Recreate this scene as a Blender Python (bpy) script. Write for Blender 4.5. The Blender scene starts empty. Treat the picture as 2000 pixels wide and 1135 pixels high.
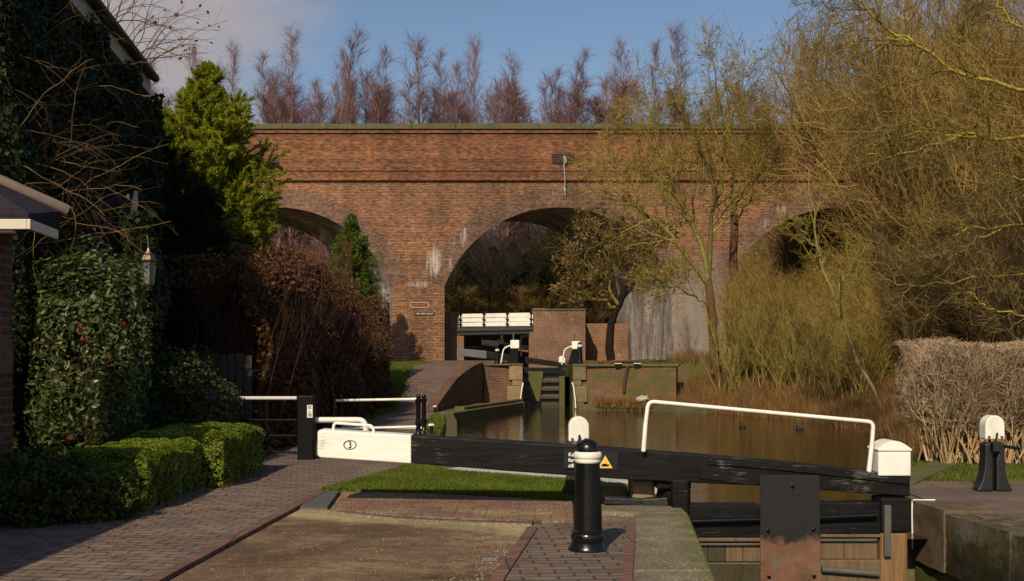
import bpy, math, random
import numpy as np
from mathutils import Vector, Matrix
R = math.radians
sc = bpy.context.scene
col = sc.collection
# ------------------------------------------------------------------ camera, sky, sun, exposure
FPX, HC, YH = 2200.0, 1.65, 705.0
cam_d = bpy.data.cameras.new('camera'); cam = bpy.data.objects.new('camera', cam_d); col.objects.link(cam)
cam.location = (0, 0, HC); cam.rotation_euler = (R(90), 0, 0)
cam_d.sensor_width = 36; cam_d.lens = 39.6; cam_d.shift_y = 0.06875
cam_d.clip_start = 0.1; cam_d.clip_end = 3000
sc.camera = cam
SUN_EL, SUN_DX, SUN_DY = 37.0, 0.29, 0.957
_n = math.hypot(SUN_DX, SUN_DY); SUN_DX /= _n; SUN_DY /= _n
sd = bpy.data.lights.new('sun', 'SUN'); sun = bpy.data.objects.new('sun', sd); col.objects.link(sun)
sd.energy = 4.6; sd.angle = R(0.55); sd.color = (1.0, 0.85, 0.62)
ldir = Vector((SUN_DX*math.cos(R(SUN_EL)), SUN_DY*math.cos(R(SUN_EL)), -math.sin(R(SUN_EL))))
sun.rotation_euler = ldir.to_track_quat('-Z', 'Y').to_euler()
sun.location = (-20, -40, 40)
w = bpy.data.worlds.new('World'); sc.world = w; w.use_nodes = True
nt = w.node_tree; nt.nodes.clear()
wo = nt.nodes.new('ShaderNodeOutputWorld'); bg = nt.nodes.new('ShaderNodeBackground')
sky = nt.nodes.new('ShaderNodeTexSky'); sky.sky_type = 'NISHITA'; sky.sun_disc = False
sky.sun_elevation = R(SUN_EL); sky.sun_rotation = math.atan2(-SUN_DX, -SUN_DY)
sky.air_density = 1.0; sky.dust_density = 0.7; sky.ozone_density = 1.8
tc = nt.nodes.new('ShaderNodeTexCoord')
# real clouds of the sky dome, by direction only
mp = nt.nodes.new('ShaderNodeMapping'); mp.inputs['Scale'].default_value = (1.6, 1.6, 4.2); mp.inputs['Location'].default_value = (0.35, 0, 0.2)
nt.links.new(tc.outputs['Generated'], mp.inputs['Vector'])
cn = nt.nodes.new('ShaderNodeTexNoise'); cn.inputs['Scale'].default_value = 1.7; cn.inputs['Detail'].default_value = 9; cn.inputs['Roughness'].default_value = 0.58
nt.links.new(mp.outputs[0], cn.inputs['Vector'])
dt = nt.nodes.new('ShaderNodeVectorMath'); dt.operation = 'DOT_PRODUCT'      # bank of grey cloud towards the upper left
cv = Vector((-0.42, 0.76, 0.48)).normalized(); dt.inputs[1].default_value = cv
nt.links.new(tc.outputs['Generated'], dt.inputs[0])
mr = nt.nodes.new('ShaderNodeMapRange'); mr.inputs['From Min'].default_value = 0.905; mr.inputs['From Max'].default_value = 0.985
mr.inputs['To Min'].default_value = 0.0; mr.inputs['To Max'].default_value = 0.72
nt.links.new(dt.outputs['Value'], mr.inputs['Value'])
ad = nt.nodes.new('ShaderNodeMath'); ad.operation = 'ADD'; nt.links.new(cn.outputs['Fac'], ad.inputs[0]); nt.links.new(mr.outputs[0], ad.inputs[1])
cr = nt.nodes.new('ShaderNodeValToRGB'); cr.color_ramp.elements[0].position = 0.60; cr.color_ramp.elements[1].position = 0.86
nt.links.new(ad.outputs[0], cr.inputs[0])
cc = nt.nodes.new('ShaderNodeMix'); cc.data_type = 'RGBA'
nt.links.new(cr.outputs['Color'], cc.inputs[0]); nt.links.new(sky.outputs[0], cc.inputs[6])
cc.inputs[7].default_value = (4.5, 4.1, 4.3, 1)
nt.links.new(cc.outputs[2], bg.inputs['Color']); bg.inputs['Strength'].default_value = 0.09
nt.links.new(bg.outputs[0], wo.inputs['Surface'])
sc.view_settings.view_transform = 'Standard'; sc.view_settings.look = 'None'
sc.view_settings.exposure = 0.0; sc.view_settings.gamma = 1.0
sc.render.engine = 'CYCLES'; sc.cycles.max_bounces = 6; sc.cycles.diffuse_bounces = 3; sc.cycles.glossy_bounces = 3
sc.cycles.use_denoising = True

# ------------------------------------------------------------------ helpers
def P(x, y, d): return Vector(((x-1000)*d/FPX, d, HC-(y-YH)*d/FPX))      # photo pixel at a distance -> metres
def G(x, y, z=0.0):
    d = (HC-z)*FPX/(y-YH); return Vector(((x-1000)*d/FPX, d, z))          # photo pixel on level ground -> metres
def sstep(a, b, x):
    t = np.clip((np.asarray(x, float)-a)/(b-a), 0, 1); return t*t*(3-2*t)
def tag(o, label=None, cat=None, group=None, kind=None):
    if label: o['label'] = label
    if cat: o['category'] = cat
    if group: o['group'] = group
    if kind: o['kind'] = kind
    return o
def thing(name, label, cat, loc=(0, 0, 0), group=None, rz=0.0):
    o = bpy.data.objects.new(name, None); col.objects.link(o); o.location = loc; o.rotation_euler = (0, 0, rz)
    o.empty_display_size = 0.2
    return tag(o, label, cat, group)
def wloc(o):
    v = Vector((0, 0, 0))
    while o is not None: v += Vector(o.location); o = o.parent
    return v
def kids(o): return [c for c in bpy.data.objects if c.parent == o]
def copy_tree(o, loc=None, rz=None, label=None, parent=None, scale=None):
    cmap = {}
    for c in bpy.data.objects:
        if c.parent: cmap.setdefault(c.parent.name, []).append(c)
    def rec(src, par):
        c = src.copy(); col.objects.link(c); c.parent = par
        for ch in cmap.get(src.name, []): rec(ch, c)
        return c
    r = rec(o, parent)
    if loc is not None: r.location = loc
    if rz is not None: r.rotation_euler = (0, 0, rz)
    if scale is not None: r.scale = (scale if hasattr(scale, '__len__') else (scale,)*3)
    if label: r['label'] = label
    return r
def mesh_obj(name, me, mats, parent=None, label=None):
    o = bpy.data.objects.new(name, me); col.objects.link(o)
    for m in (mats if isinstance(mats, (list, tuple)) else [mats]): me.materials.append(m)
    if parent is not None: o.parent = parent
    if label: o['label'] = label
    return o
class MB:
    def __init__(s): s.v = []; s.f = []; s.mi = []; s.m = 0; s.uv = {}
    def add(s, vs, fs):
        b = len(s.v); s.v.extend([tuple(v) for v in vs])
        for f in fs: s.f.append(tuple(b+i for i in f)); s.mi.append(s.m)
    def box(s, a, b):
        (x0, y0, z0), (x1, y1, z1) = a, b
        s.hexa([(x0,y0,z0),(x1,y0,z0),(x1,y1,z0),(x0,y1,z0),(x0,y0,z1),(x1,y0,z1),(x1,y1,z1),(x0,y1,z1)])
    def hexa(s, v): s.add(v, [(3,2,1,0),(4,5,6,7),(0,1,5,4),(1,2,6,5),(2,3,7,6),(3,0,4,7)])
    def cbox(s, c, sz, rz=0.0, rx=0.0, ry=0.0):
        M = Matrix.Translation(c) @ Matrix.Rotation(rz, 4, 'Z') @ Matrix.Rotation(ry, 4, 'Y') @ Matrix.Rotation(rx, 4, 'X')
        x, y, z = sz[0]/2, sz[1]/2, sz[2]/2
        s.hexa([M @ Vector(p) for p in [(-x,-y,-z),(x,-y,-z),(x,y,-z),(-x,y,-z),(-x,-y,z),(x,-y,z),(x,y,z),(-x,y,z)]])
    def prism(s, poly, y0, y1):            # poly in (x,z), extruded along y
        n = len(poly); vs = [(x, y0, z) for x, z in poly]+[(x, y1, z) for x, z in poly]
        s.add(vs, [tuple(range(n)), tuple(range(2*n-1, n-1, -1))]+[((i+1) % n, i, n+i, n+(i+1) % n) for i in range(n)])
    def slab(s, poly, z0, z1):             # poly in (x,y), extruded along z
        n = len(poly); vs = [(x, y, z0) for x, y in poly]+[(x, y, z1) for x, y in poly]
        s.add(vs, [tuple(range(n-1, -1, -1)), tuple(range(n, 2*n))]+[(i, (i+1) % n, n+(i+1) % n, n+i) for i in range(n)])
    def tube(s, pts, r, n=10, cap=True):
        pts = [Vector(p) for p in pts]; K = len(pts); rs = r if hasattr(r, '__len__') else [r]*K
        b = len(s.v); u = None
        for i, p in enumerate(pts):
            t = (pts[min(i+1, K-1)]-pts[max(i-1, 0)]).normalized()
            if u is None: u = t.cross(Vector((0, 0, 1)) if abs(t.z) < .9 else Vector((1, 0, 0))).normalized()
            else: u = (u-t*u.dot(t)).normalized()
            v = t.cross(u)
            for k in range(n):
                a = 2*math.pi*k/n; s.v.append(tuple(p+rs[i]*(math.cos(a)*u+math.sin(a)*v)))
        for i in range(K-1):
            for k in range(n):
                s.f.append((b+i*n+k, b+i*n+(k+1) % n, b+(i+1)*n+(k+1) % n, b+(i+1)*n+k)); s.mi.append(s.m)
        if cap:
            s.f.append(tuple(b+k for k in range(n-1, -1, -1))); s.mi.append(s.m)
            s.f.append(tuple(b+(K-1)*n+k for k in range(n))); s.mi.append(s.m)
    def lathe(s, prof, c=(0, 0, 0), n=28):  # prof [(r,z)] bottom to top
        b = len(s.v); K = len(prof)
        for r, z in prof:
            for k in range(n):
                a = 2*math.pi*k/n; s.v.append((c[0]+r*math.cos(a), c[1]+r*math.sin(a), c[2]+z))
        for i in range(K-1):
            for k in range(n):
                s.f.append((b+i*n+k, b+i*n+(k+1) % n, b+(i+1)*n+(k+1) % n, b+(i+1)*n+k)); s.mi.append(s.m)
        s.f.append(tuple(b+k for k in range(n-1, -1, -1))); s.mi.append(s.m)
        s.f.append(tuple(b+(K-1)*n+k for k in range(n))); s.mi.append(s.m)
    def wall(s, pts, th, z0, z1, side=1):   # polyline wall; pts in (x,y); z0,z1 scalar or per point; thickness to the left of travel (side=1)
        n = len(pts); z0 = z0 if hasattr(z0, '__len__') else [z0]*n; z1 = z1 if hasattr(z1, '__len__') else [z1]*n
        b = len(s.v)
        for i in range(n):
            p = Vector(pts[i]); a = Vector(pts[max(i-1, 0)]); c = Vector(pts[min(i+1, n-1)])
            t = (c-a).normalized(); nn = Vector((-t.y, t.x))*side*th
            q = p+nn
            s.v.extend([(p.x, p.y, z0[i]), (q.x, q.y, z0[i]), (q.x, q.y, z1[i]), (p.x, p.y, z1[i])])
        for i in range(n-1):
            for k in range(4):
                f = (b+4*i+k, b+4*i+(k+1) % 4, b+4*i+4+(k+1) % 4, b+4*i+4+k)
                s.f.append(f if side < 0 else f[::-1]); s.mi.append(s.m)
        s.f.append((b, b+1, b+2, b+3)); s.f.append((b+4*n-1, b+4*n-2, b+4*n-3, b+4*n-4)); s.mi += [s.m]*2
    def build(s, name, mats, parent=None, smooth=False, bevel=0.0, label=None, local=False, seg=2):
        off = Vector((0, 0, 0)) if (parent is None or local) else wloc(parent)
        me = bpy.data.meshes.new(name)
        me.from_pydata([(x-off.x, y-off.y, z-off.z) for x, y, z in s.v], [], s.f)
        me.polygons.foreach_set('material_index', s.mi)
        o = mesh_obj(name, me, mats, parent, label)
        if smooth:
            me.polygons.foreach_set('use_smooth', [True]*len(me.polygons))
            try: me.set_sharp_from_angle(angle=R(38))
            except Exception: pass
        if bevel > 0:
            b = o.modifiers.new('edge', 'BEVEL'); b.width = bevel; b.segments = seg; b.limit_method = 'ANGLE'; b.angle_limit = R(35)
        me.update()
        return o
def bend(pts, r=0.08, n=5):               # round the corners of a polyline
    pts = [Vector(p) for p in pts]; out = [pts[0]]
    for i in range(1, len(pts)-1):
        p = pts[i]; a = (pts[i-1]-p); b = (pts[i+1]-p); rr = min(r, a.length*.45, b.length*.45)
        A = p+a.normalized()*rr; B = p+b.normalized()*rr
        for k in range(n+1):
            t = k/n; out.append((1-t)**2*A+2*t*(1-t)*p+t*t*B)
    return out+[pts[-1]]
# fast numpy meshes -------------------------------------------------
def np_mesh(name, V, F, smooth=False):
    me = bpy.data.meshes.new(name); V = np.ascontiguousarray(V, np.float32); F = np.ascontiguousarray(F, np.int32)
    k = F.shape[1]
    me.vertices.add(len(V)); me.vertices.foreach_set('co', V.ravel())
    me.loops.add(F.size); me.loops.foreach_set('vertex_index', F.ravel())
    me.polygons.add(len(F)); me.polygons.foreach_set('loop_start', np.arange(0, F.size, k, dtype=np.int32))
    if smooth: me.polygons.foreach_set('use_smooth', np.ones(len(F), bool))
    me.update(calc_edges=True); me.validate()
    return me
def tubes(pts, rad, S=3):                 # (N,K,3),(N,K) -> verts, quads
    N, K, _ = pts.shape
    t = np.empty_like(pts); t[:, 1:-1] = pts[:, 2:]-pts[:, :-2]; t[:, 0] = pts[:, 1]-pts[:, 0]; t[:, -1] = pts[:, -1]-pts[:, -2]
    t /= np.linalg.norm(t, axis=2, keepdims=True)+1e-9
    m = t.mean(axis=1); ref = np.where(np.abs(m[:, 2:3]) < .8, [[0, 0, 1.]], [[1., 0, 0]])[:, None, :]
    u = np.cross(t, np.broadcast_to(ref, t.shape)); u /= np.linalg.norm(u, axis=2, keepdims=True)+1e-9
    v = np.cross(t, u)
    a = np.arange(S)*2*np.pi/S
    ring = (np.cos(a)[None, None, :, None]*u[:, :, None, :]+np.sin(a)[None, None, :, None]*v[:, :, None, :])*rad[:, :, None, None]+pts[:, :, None, :]
    V = ring.reshape(-1, 3)
    base = (np.arange(N)*K*S)[:, None, None]; i = (np.arange(K-1)*S)[None, :, None]; k = np.arange(S)[None, None, :]
    k2 = (k+1) % S
    F = np.stack([base+i+k, base+i+k2, base+i+S+k2, base+i+S+k], axis=-1).reshape(-1, 4)
    return V, F
def join(parts):
    Vs, Fs, o = [], [], 0
    for V, F in parts: Vs.append(V); Fs.append(F+o); o += len(V)
    return np.concatenate(Vs), np.concatenate(Fs)
def unit(a): return a/(np.linalg.norm(a, axis=-1, keepdims=True)+1e-9)
def march(rng, p0, d, L, r0, K=5, wig=.15, trop=(0, 0, 0), r1=.35):
    N = len(p0); pts = np.empty((N, K, 3)); pts[:, 0] = p0; dd = unit(d.copy()); trop = np.asarray(trop, float)
    for k in range(1, K):
        dd = unit(dd+rng.normal(0, wig, (N, 3))+trop); pts[:, k] = pts[:, k-1]+dd*(L/(K-1))[:, None]
    rad = r0[:, None]*np.linspace(1, r1, K)[None, :]
    return pts, rad
def sprout(rng, pts, rad, C, t0=.2, t1=1., ang=40, asd=10, bias=(0, 0, 0)):
    N, K, _ = pts.shape
    t = t0+(t1-t0)*((np.arange(C)[None, :]+rng.random((N, C)))/C); f = t*(K-1); i = np.minimum(f.astype(int), K-2); fr = (f-i)[..., None]
    n = np.arange(N)[:, None]
    p = pts[n, i]*(1-fr)+pts[n, i+1]*fr; d = unit(pts[n, i+1]-pts[n, i]); r = rad[n, i]*(1-fr[..., 0])+rad[n, i+1]*fr[..., 0]
    q = rng.normal(size=d.shape); q = unit(q-(q*d).sum(-1, keepdims=True)*d)
    a = np.radians(rng.normal(ang, asd, (N, C)))[..., None]
    nd = unit(np.cos(a)*d+np.sin(a)*q+np.asarray(bias, float))
    return p.reshape(-1, 3), nd.reshape(-1, 3), t.reshape(-1), r.reshape(-1)
def leaf_quads(rng, c, nrm, size, asp=.55, tilt=.5, ax=None):
    N = len(c); n = unit(nrm+rng.normal(0, tilt, (N, 3)))
    a = rng.normal(size=(N, 3)) if ax is None else ax+rng.normal(0, .25, (N, 3))
    a = unit(a-(a*n).sum(-1, keepdims=True)*n); b = np.cross(n, a); s = (size*(.65+.7*rng.random(N)))[:, None]
    V = np.stack([c-a*s, c+b*s*asp-n*s*.12, c+a*s, c-b*s*asp-n*s*.12], axis=1).reshape(-1, 3)
    F = np.arange(4*N).reshape(N, 4)
    return V, F
import bmesh
from mathutils import noise as mnoise
def roughen(o, cuts=7, amp=.02, scale=5., seed=0.):
    bm = bmesh.new(); bm.from_mesh(o.data); bmesh.ops.subdivide_edges(bm, edges=bm.edges[:], cuts=cuts, use_grid_fill=True); bm.normal_update()
    for v in bm.verts:
        p = v.co*scale+Vector((seed, seed*1.7, 0)); v.co += v.normal*amp*(mnoise.noise(p)+.5*mnoise.noise(p*2.7))
    bm.to_mesh(o.data); bm.free(); o.data.polygons.foreach_set('use_smooth', [True]*len(o.data.polygons)); o.data.update()
    try: o.data.set_sharp_from_angle(angle=R(45))
    except Exception: pass
# ------------------------------------------------------------------ materials
class MT:
    def __init__(s, name, rough=.8, spec=.3):
        s.m = bpy.data.materials.new(name); s.m.use_nodes = True; s.nt = s.m.node_tree
        s.b = s.nt.nodes['Principled BSDF']; s.b.inputs['Roughness'].default_value = rough; s.b.inputs['Specular IOR Level'].default_value = spec
        s._p = None
    def n(s, t, **kw):
        o = s.nt.nodes.new(t)
        for k, v in kw.items(): setattr(o, k, v)
        return o
    def L(s, a, b): s.nt.links.new(a, b)
    def inp(s, sock, v):
        if isinstance(v, bpy.types.NodeSocket): s.L(v, sock)
        else: sock.default_value = v if not (isinstance(v, (tuple, list)) and len(v) == 3 and sock.type == 'RGBA') else (*v, 1)
    def pos(s):
        if s._p is None: s._p = s.n('ShaderNodeNewGeometry')
        return s._p.outputs['Position']
    def obj(s): return s.n('ShaderNodeTexCoord').outputs['Object']
    def uv(s): return s.n('ShaderNodeTexCoord').outputs['UV']
    def scale(s, vec, sx, sy, sz):
        o = s.n('ShaderNodeVectorMath', operation='MULTIPLY'); s.inp(o.inputs[0], vec); o.inputs[1].default_value = (sx, sy, sz); return o.outputs[0]
    def noise(s, vec, scale, detail=5, rough=.6, dist=0.):
        o = s.n('ShaderNodeTexNoise'); s.inp(o.inputs['Vector'], vec); o.inputs['Scale'].default_value = scale
        o.inputs['Detail'].default_value = detail; o.inputs['Roughness'].default_value = rough; o.inputs['Distortion'].default_value = dist
        return o.outputs['Fac']
    def ramp(s, f, stops):
        o = s.n('ShaderNodeValToRGB'); e = o.color_ramp.elements
        while len(e) < len(stops): e.new(.5)
        for k, (p, c) in enumerate(stops):
            e[k].position = p; e[k].color = (*(c if hasattr(c, '__len__') else (c, c, c)), 1)
        s.inp(o.inputs[0], f); return o.outputs[0]
    def mix(s, f, a, b, mode='MIX'):
        o = s.n('ShaderNodeMix', data_type='RGBA', blend_type=mode); s.inp(o.inputs[0], f); s.inp(o.inputs[6], a); s.inp(o.inputs[7], b); return o.outputs[2]
    def math(s, op, a, b=0., c=None):
        o = s.n('ShaderNodeMath', operation=op); s.inp(o.inputs[0], a); s.inp(o.inputs[1], b)
        if c is not None: s.inp(o.inputs[2], c)
        return o.outputs[0]
    def sep(s, v):
        o = s.n('ShaderNodeSeparateXYZ'); s.inp(o.inputs[0], v); return o.outputs
    def comb(s, x, y, z=0.):
        o = s.n('ShaderNodeCombineXYZ'); s.inp(o.inputs[0], x); s.inp(o.inputs[1], y); s.inp(o.inputs[2], z); return o.outputs[0]
    def wallvec(s):                        # unwraps upright walls and flat tops in metres
        g = s.n('ShaderNodeNewGeometry'); p = s.sep(g.outputs['Position']); q = s.n('ShaderNodeVectorMath', operation='ABSOLUTE'); s.L(g.outputs['True Normal'], q.inputs[0])
        nn = s.sep(q.outputs[0]); isx = s.math('GREATER_THAN', nn[0], nn[1]); isz = s.math('GREATER_THAN', nn[2], .7)
        def sel(f, a, b): return s.math('ADD', s.math('MULTIPLY', s.math('SUBTRACT', 1., f), a), s.math('MULTIPLY', f, b))
        return s.comb(sel(isz, sel(isx, p[0], p[1]), p[0]), sel(isz, p[2], p[1]))
    def brick(s, vec, c1, c2, mo, bw=.285, rh=.096, ms=.013, bias=0., off=.5):
        o = s.n('ShaderNodeTexBrick'); s.inp(o.inputs['Vector'], vec); s.inp(o.inputs['Color1'], c1); s.inp(o.inputs['Color2'], c2); s.inp(o.inputs['Mortar'], mo)
        o.inputs['Scale'].default_value = 1; o.inputs['Brick Width'].default_value = bw; o.inputs['Row Height'].default_value = rh
        o.inputs['Mortar Size'].default_value = ms; o.inputs['Bias'].default_value = bias; o.inputs['Mortar Smooth'].default_value = .25; o.offset = off
        return o.outputs['Color'], o.outputs['Fac']
    def bump(s, h, st=.3, d=.02):
        o = s.n('ShaderNodeBump'); s.inp(o.inputs['Height'], h); o.inputs['Strength'].default_value = st; o.inputs['Distance'].default_value = d
        s.L(o.outputs[0], s.b.inputs['Normal'])
    def col(s, c): s.inp(s.b.inputs['Base Color'], c)
    def rough(s, c): s.inp(s.b.inputs['Roughness'], c)
    def island(s): return s.n('ShaderNodeNewGeometry').outputs['Random Per Island']
    def orand(s): return s.n('ShaderNodeObjectInfo').outputs['Random']

def m_plain(name, c, rough=.5, var=.25, sc_=6, spec=.4, bump=.1, metal=0.):
    t = MT(name, rough, spec); v = t.noise(t.pos(), sc_, 6, .65)
    t.col(t.ramp(v, [(.25, [x*(1-var) for x in c]), (.75, [min(1, x*(1+var)) for x in c])])); t.b.inputs['Metallic'].default_value = metal
    if bump: t.bump(t.noise(t.pos(), sc_*6, 4, .7), bump, .01)
    return t.m
def m_paint(name, c, rough, dirt, wear, wearcol=(.10, .06, .035), spec=.4, sc_=4.):
    t = MT(name, rough, spec); p = t.pos(); a = t.mix(t.ramp(t.noise(t.scale(p, 1, 1, .45), sc_*.7, 6, .72), [(.45, 0.), (.75, dirt)]), c, [c[0]*.45, c[1]*.42, c[2]*.33])
    a = t.mix(t.ramp(t.noise(p, sc_*5, 5, .75), [(.70-wear*.1, 0.), (.725-wear*.1, 1.)]), a, wearcol); t.col(a)
    t.rough(t.ramp(t.noise(p, sc_*2, 5, .7), [(.3, rough*.8), (.7, min(1., rough*1.9))])); t.bump(t.noise(p, sc_*9, 4, .7), .12, .01); return t.m
def m_leaf(name, cols, rough=.5, trans=.25, spec=.25, patch=None):
    t = MT(name, rough, spec); k = len(cols)
    c = t.ramp(t.island(), [(i/(k-1), cc) for i, cc in enumerate(cols)])
    if patch: c = t.mix(t.ramp(t.noise(t.pos(), 2.3, 6, .72), [(.48, 0.), (.66, .75)]), c, patch)
    big = t.noise(t.pos(), 1.1, 3, .6)
    c = t.mix(1., c, t.ramp(big, [(.3, .72), (.7, 1.15)]), 'MULTIPLY'); t.col(c)
    tr = t.n('ShaderNodeBsdfTranslucent'); t.inp(tr.inputs['Color'], c); mx = t.n('ShaderNodeMixShader'); mx.inputs[0].default_value = trans
    t.L(t.b.outputs[0], mx.inputs[1]); t.L(tr.outputs[0], mx.inputs[2]); t.L(mx.outputs[0], t.nt.nodes['Material Output'].inputs['Surface'])
    return t.m
def m_bark(name, c1, c2, lichen=None, amt=.5, island=True, sc_=3.):
    t = MT(name, .85, .15); v = t.noise(t.scale(t.pos(), 1, 1, .5), sc_, 5, .65)
    c = t.ramp(v, [(.3, c1), (.7, c2)])
    if lichen: c = t.mix(t.ramp(t.noise(t.pos(), sc_*2.2, 4, .6), [(1-amt-.1, 0.), (1-amt+.12, 1.)]), c, lichen)
    if island: c = t.mix(1., c, t.ramp(t.island(), [(0, .38), (1, 1.5)]), 'MULTIPLY')
    t.col(c); return t.m
# ------------------------------------------------------------------ brick, stone and ground materials
ZSTR_ = 11.25
def mat_viaduct(name, uvmode=False):
    t = MT(name, .85, .2); vec = t.uv() if uvmode else t.wallvec(); p = t.pos(); s = t.sep(p)
    big = t.noise(p, .22, 4, .6); mid = t.noise(t.scale(p, .5, .5, 3.2), .9, 4, .65)
    pb = t.n('ShaderNodeSeparateXYZ'); t.L(p, pb.inputs[0]); zz = pb.outputs[2]
    par = t.math('GREATER_THAN', zz, ZSTR_)                 # the parapet is built of redder brick than the spandrels
    c1 = t.ramp(big, [(.3, (.21, .071, .032)), (.7, (.295, .102, .040))]); c2 = t.ramp(mid, [(.35, (.056, .038, .033)), (.66, (.155, .062, .034))])
    mo = t.mix(par, (.36, .245, .15), (.25, .14, .08))
    if uvmode:
        c1 = t.ramp(big, [(.3, (.145, .072, .050)), (.7, (.22, .092, .054))]); c2 = t.ramp(mid, [(.35, (.058, .043, .040)), (.7, (.12, .058, .044))]); mo = (.27, .19, .13)
    c, f = t.brick(vec, c1, c2, mo, .25, .082, .0115, bias=-.12)
    z = s[2]
    rows = t.noise(t.comb(0., 0., z), 2.1, 4, .75); c = t.mix(1., c, t.ramp(rows, [(.35, .66), (.6, 1.14)]), 'MULTIPLY')
    grime = t.noise(t.scale(p, 1, 1, .35), .42, 7, .72); c = t.mix(1., c, t.ramp(grime, [(.34, .60), (.58, 1.1)]), 'MULTIPLY')
    spec = t.noise(t.scale(p, 1/.3, 1., 1/.1), 1., 2, .6); c = t.mix(1., c, t.ramp(spec, [(.36, .55), (.62, 1.18)]), 'MULTIPLY')
    # lime runs and salts: patches at fixed places on the wall
    streak = t.math('ADD', t.math('MULTIPLY', t.noise(t.scale(p, 9., 9., .55), 1., 5, .8), .75), t.math('MULTIPLY', t.noise(p, 7., 6, .8), .25))
    gx_ = t.n('ShaderNodeMapRange'); t.inp(gx_.inputs[0], s[0]); gx_.inputs[1].default_value = vx(1270); gx_.inputs[2].default_value = vx(1310); gx_.inputs[3].default_value = 0; gx_.inputs[4].default_value = 1
    gx2 = t.n('ShaderNodeMapRange'); t.inp(gx2.inputs[0], s[0]); gx2.inputs[1].default_value = vx(1440); gx2.inputs[2].default_value = vx(1400); gx2.inputs[3].default_value = 0; gx2.inputs[4].default_value = 1
    gz_ = t.n('ShaderNodeMapRange'); t.inp(gz_.inputs[0], t.math('ADD', z, t.math('MULTIPLY', t.noise(p, .9, 5, .7), 2.5))); gz_.inputs[1].default_value = vz(440); gz_.inputs[2].default_value = vz(530); gz_.inputs[3].default_value = 0; gz_.inputs[4].default_value = 1
    gm = t.math('MULTIPLY', t.math('MULTIPLY', gx_.outputs[0], gx2.outputs[0]), gz_.outputs[0]); c = t.mix(t.math('MULTIPLY', gm, t.ramp(t.noise(t.scale(p, 1.6, 1.6, .3), 1.1, 7, .72), [(.35, .3), (.6, .92)])), c, (.24, .215, .19))
    tot = None
    for (cx, cz, rx, rz_, am) in STAINS:
        dx = t.math('DIVIDE', t.math('SUBTRACT', s[0], cx), rx); dz = t.math('DIVIDE', t.math('SUBTRACT', z, cz), rz_)
        d = t.math('ADD', t.math('MULTIPLY', dx, dx), t.math('MULTIPLY', dz, dz)); m = t.math('MULTIPLY', t.math('MAXIMUM', t.math('SUBTRACT', 1., d), 0.), am)
        tot = m if tot is None else t.math('MAXIMUM', tot, m)
    wht = t.ramp(t.math('ADD', t.math('MULTIPLY', streak, .9), t.math('MULTIPLY', tot, .32)), [(.645, 0.), (.80, .62)])
    wht = t.mix(1., wht, t.ramp(tot, [(0., 0.), (.15, 1.)]), 'MULTIPLY')
    c = t.mix(wht, c, (.62, .56, .48)); t.col(c); t.bump(t.math('ADD', t.math('MULTIPLY', f, -.6), t.noise(p, 18, 3, .6)), .5, .02)
    return t.m
def vz(y): return HC+(YH-y)*60/FPX
def vx(x): return (x-1000)*60/FPX
STAINS = [(vx(848), vz(512), .75, 1.3, 1.), (vx(905), vz(462), .35, .9, .9), (vx(890), vz(470), .2, .6, .7), (vx(820), vz(556), 1.2, .35, .8), (vx(835), vz(665), 1.3, .7, .55),
          (vx(878), vz(515), .3, .7, .8), (vx(1225), vz(428), .4, .35, .8), (vx(1100), vz(388), 2.6, .5, .45), (vx(1527), vz(410), .8, .7, .8), (vx(1495), vz(435), .5, .5, .7), (vx(820), vz(690), 1.4, .5, .45)]
def mat_soffit():
    t = MT('stained_abutment_brick', .85, .2); p = t.pos(); c, f = t.brick(t.wallvec(), (.155, .115, .10), (.08, .065, .06), (.20, .165, .14))
    st = t.noise(t.scale(p, 1.6, 1.6, .22), 1.1, 7, .72); c = t.mix(t.math('MULTIPLY', t.ramp(st, [(.42, 0.), (.62, .85)]), t.ramp(t.noise(p, 2.6, 6, .75), [(.35, .25), (.6, 1.)])), c, (.50, .46, .40))
    dk = t.noise(t.scale(p, 1., 1., .3), .6, 5, .6); c = t.mix(1., c, t.ramp(dk, [(.34, .6), (.6, 1.15)]), 'MULTIPLY'); t.col(c); return t.m
def mat_brick(name, c1, c2, mo, moss=0., bw=.285, rh=.096, dirt=.65, ms=.011, salts=0.):
    t = MT(name, .85, .2); p = t.pos(); n1 = t.noise(p, .7, 4, .6)
    a = t.mix(n1, c1, [x*.7 for x in c1]); c, f = t.brick(t.wallvec(), a, c2, mo, bw, rh, ms)
    g = t.noise(p, .9, 6, .7); c = t.mix(1., c, t.ramp(g, [(.3, dirt), (.6, 1.08)]), 'MULTIPLY')
    if moss: c = t.mix(t.ramp(t.noise(p, 1.7, 5, .65), [(.62-moss*.3, 0.), (.74-moss*.2, .85)]), c, (.075, .085, .02))
    if salts: c = t.mix(t.ramp(t.noise(t.scale(p, 2, 2, 1), 1.3, 6, .7), [(.6, 0.), (.74, salts)]), c, (.5, .43, .36))
    t.col(c); t.bump(t.math('ADD', t.math('MULTIPLY', f, -.6), t.noise(p, 20, 3, .6)), .5, .015); return t.m
def mat_stone(name, c, moss=.3, mosscol=(.07, .085, .018), dark=.6, sc_=1.4):
    t = MT(name, .85, .25); p = t.pos()
    a = t.ramp(t.noise(p, sc_, 7, .68), [(.28, [x*dark for x in c]), (.7, [x*1.15 for x in c])])
    a = t.mix(t.ramp(t.noise(p, sc_*2.6, 5, .65), [(.68-moss*.45, 0.), (.82-moss*.4, .9)]), a, mosscol)
    a = t.mix(t.ramp(t.noise(p, 23, 3, .7), [(.6, 0.), (.72, .35)]), a, (.33, .31, .25)); t.col(a); t.bump(t.noise(p, 14, 6, .7), .45, .02); return t.m
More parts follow.
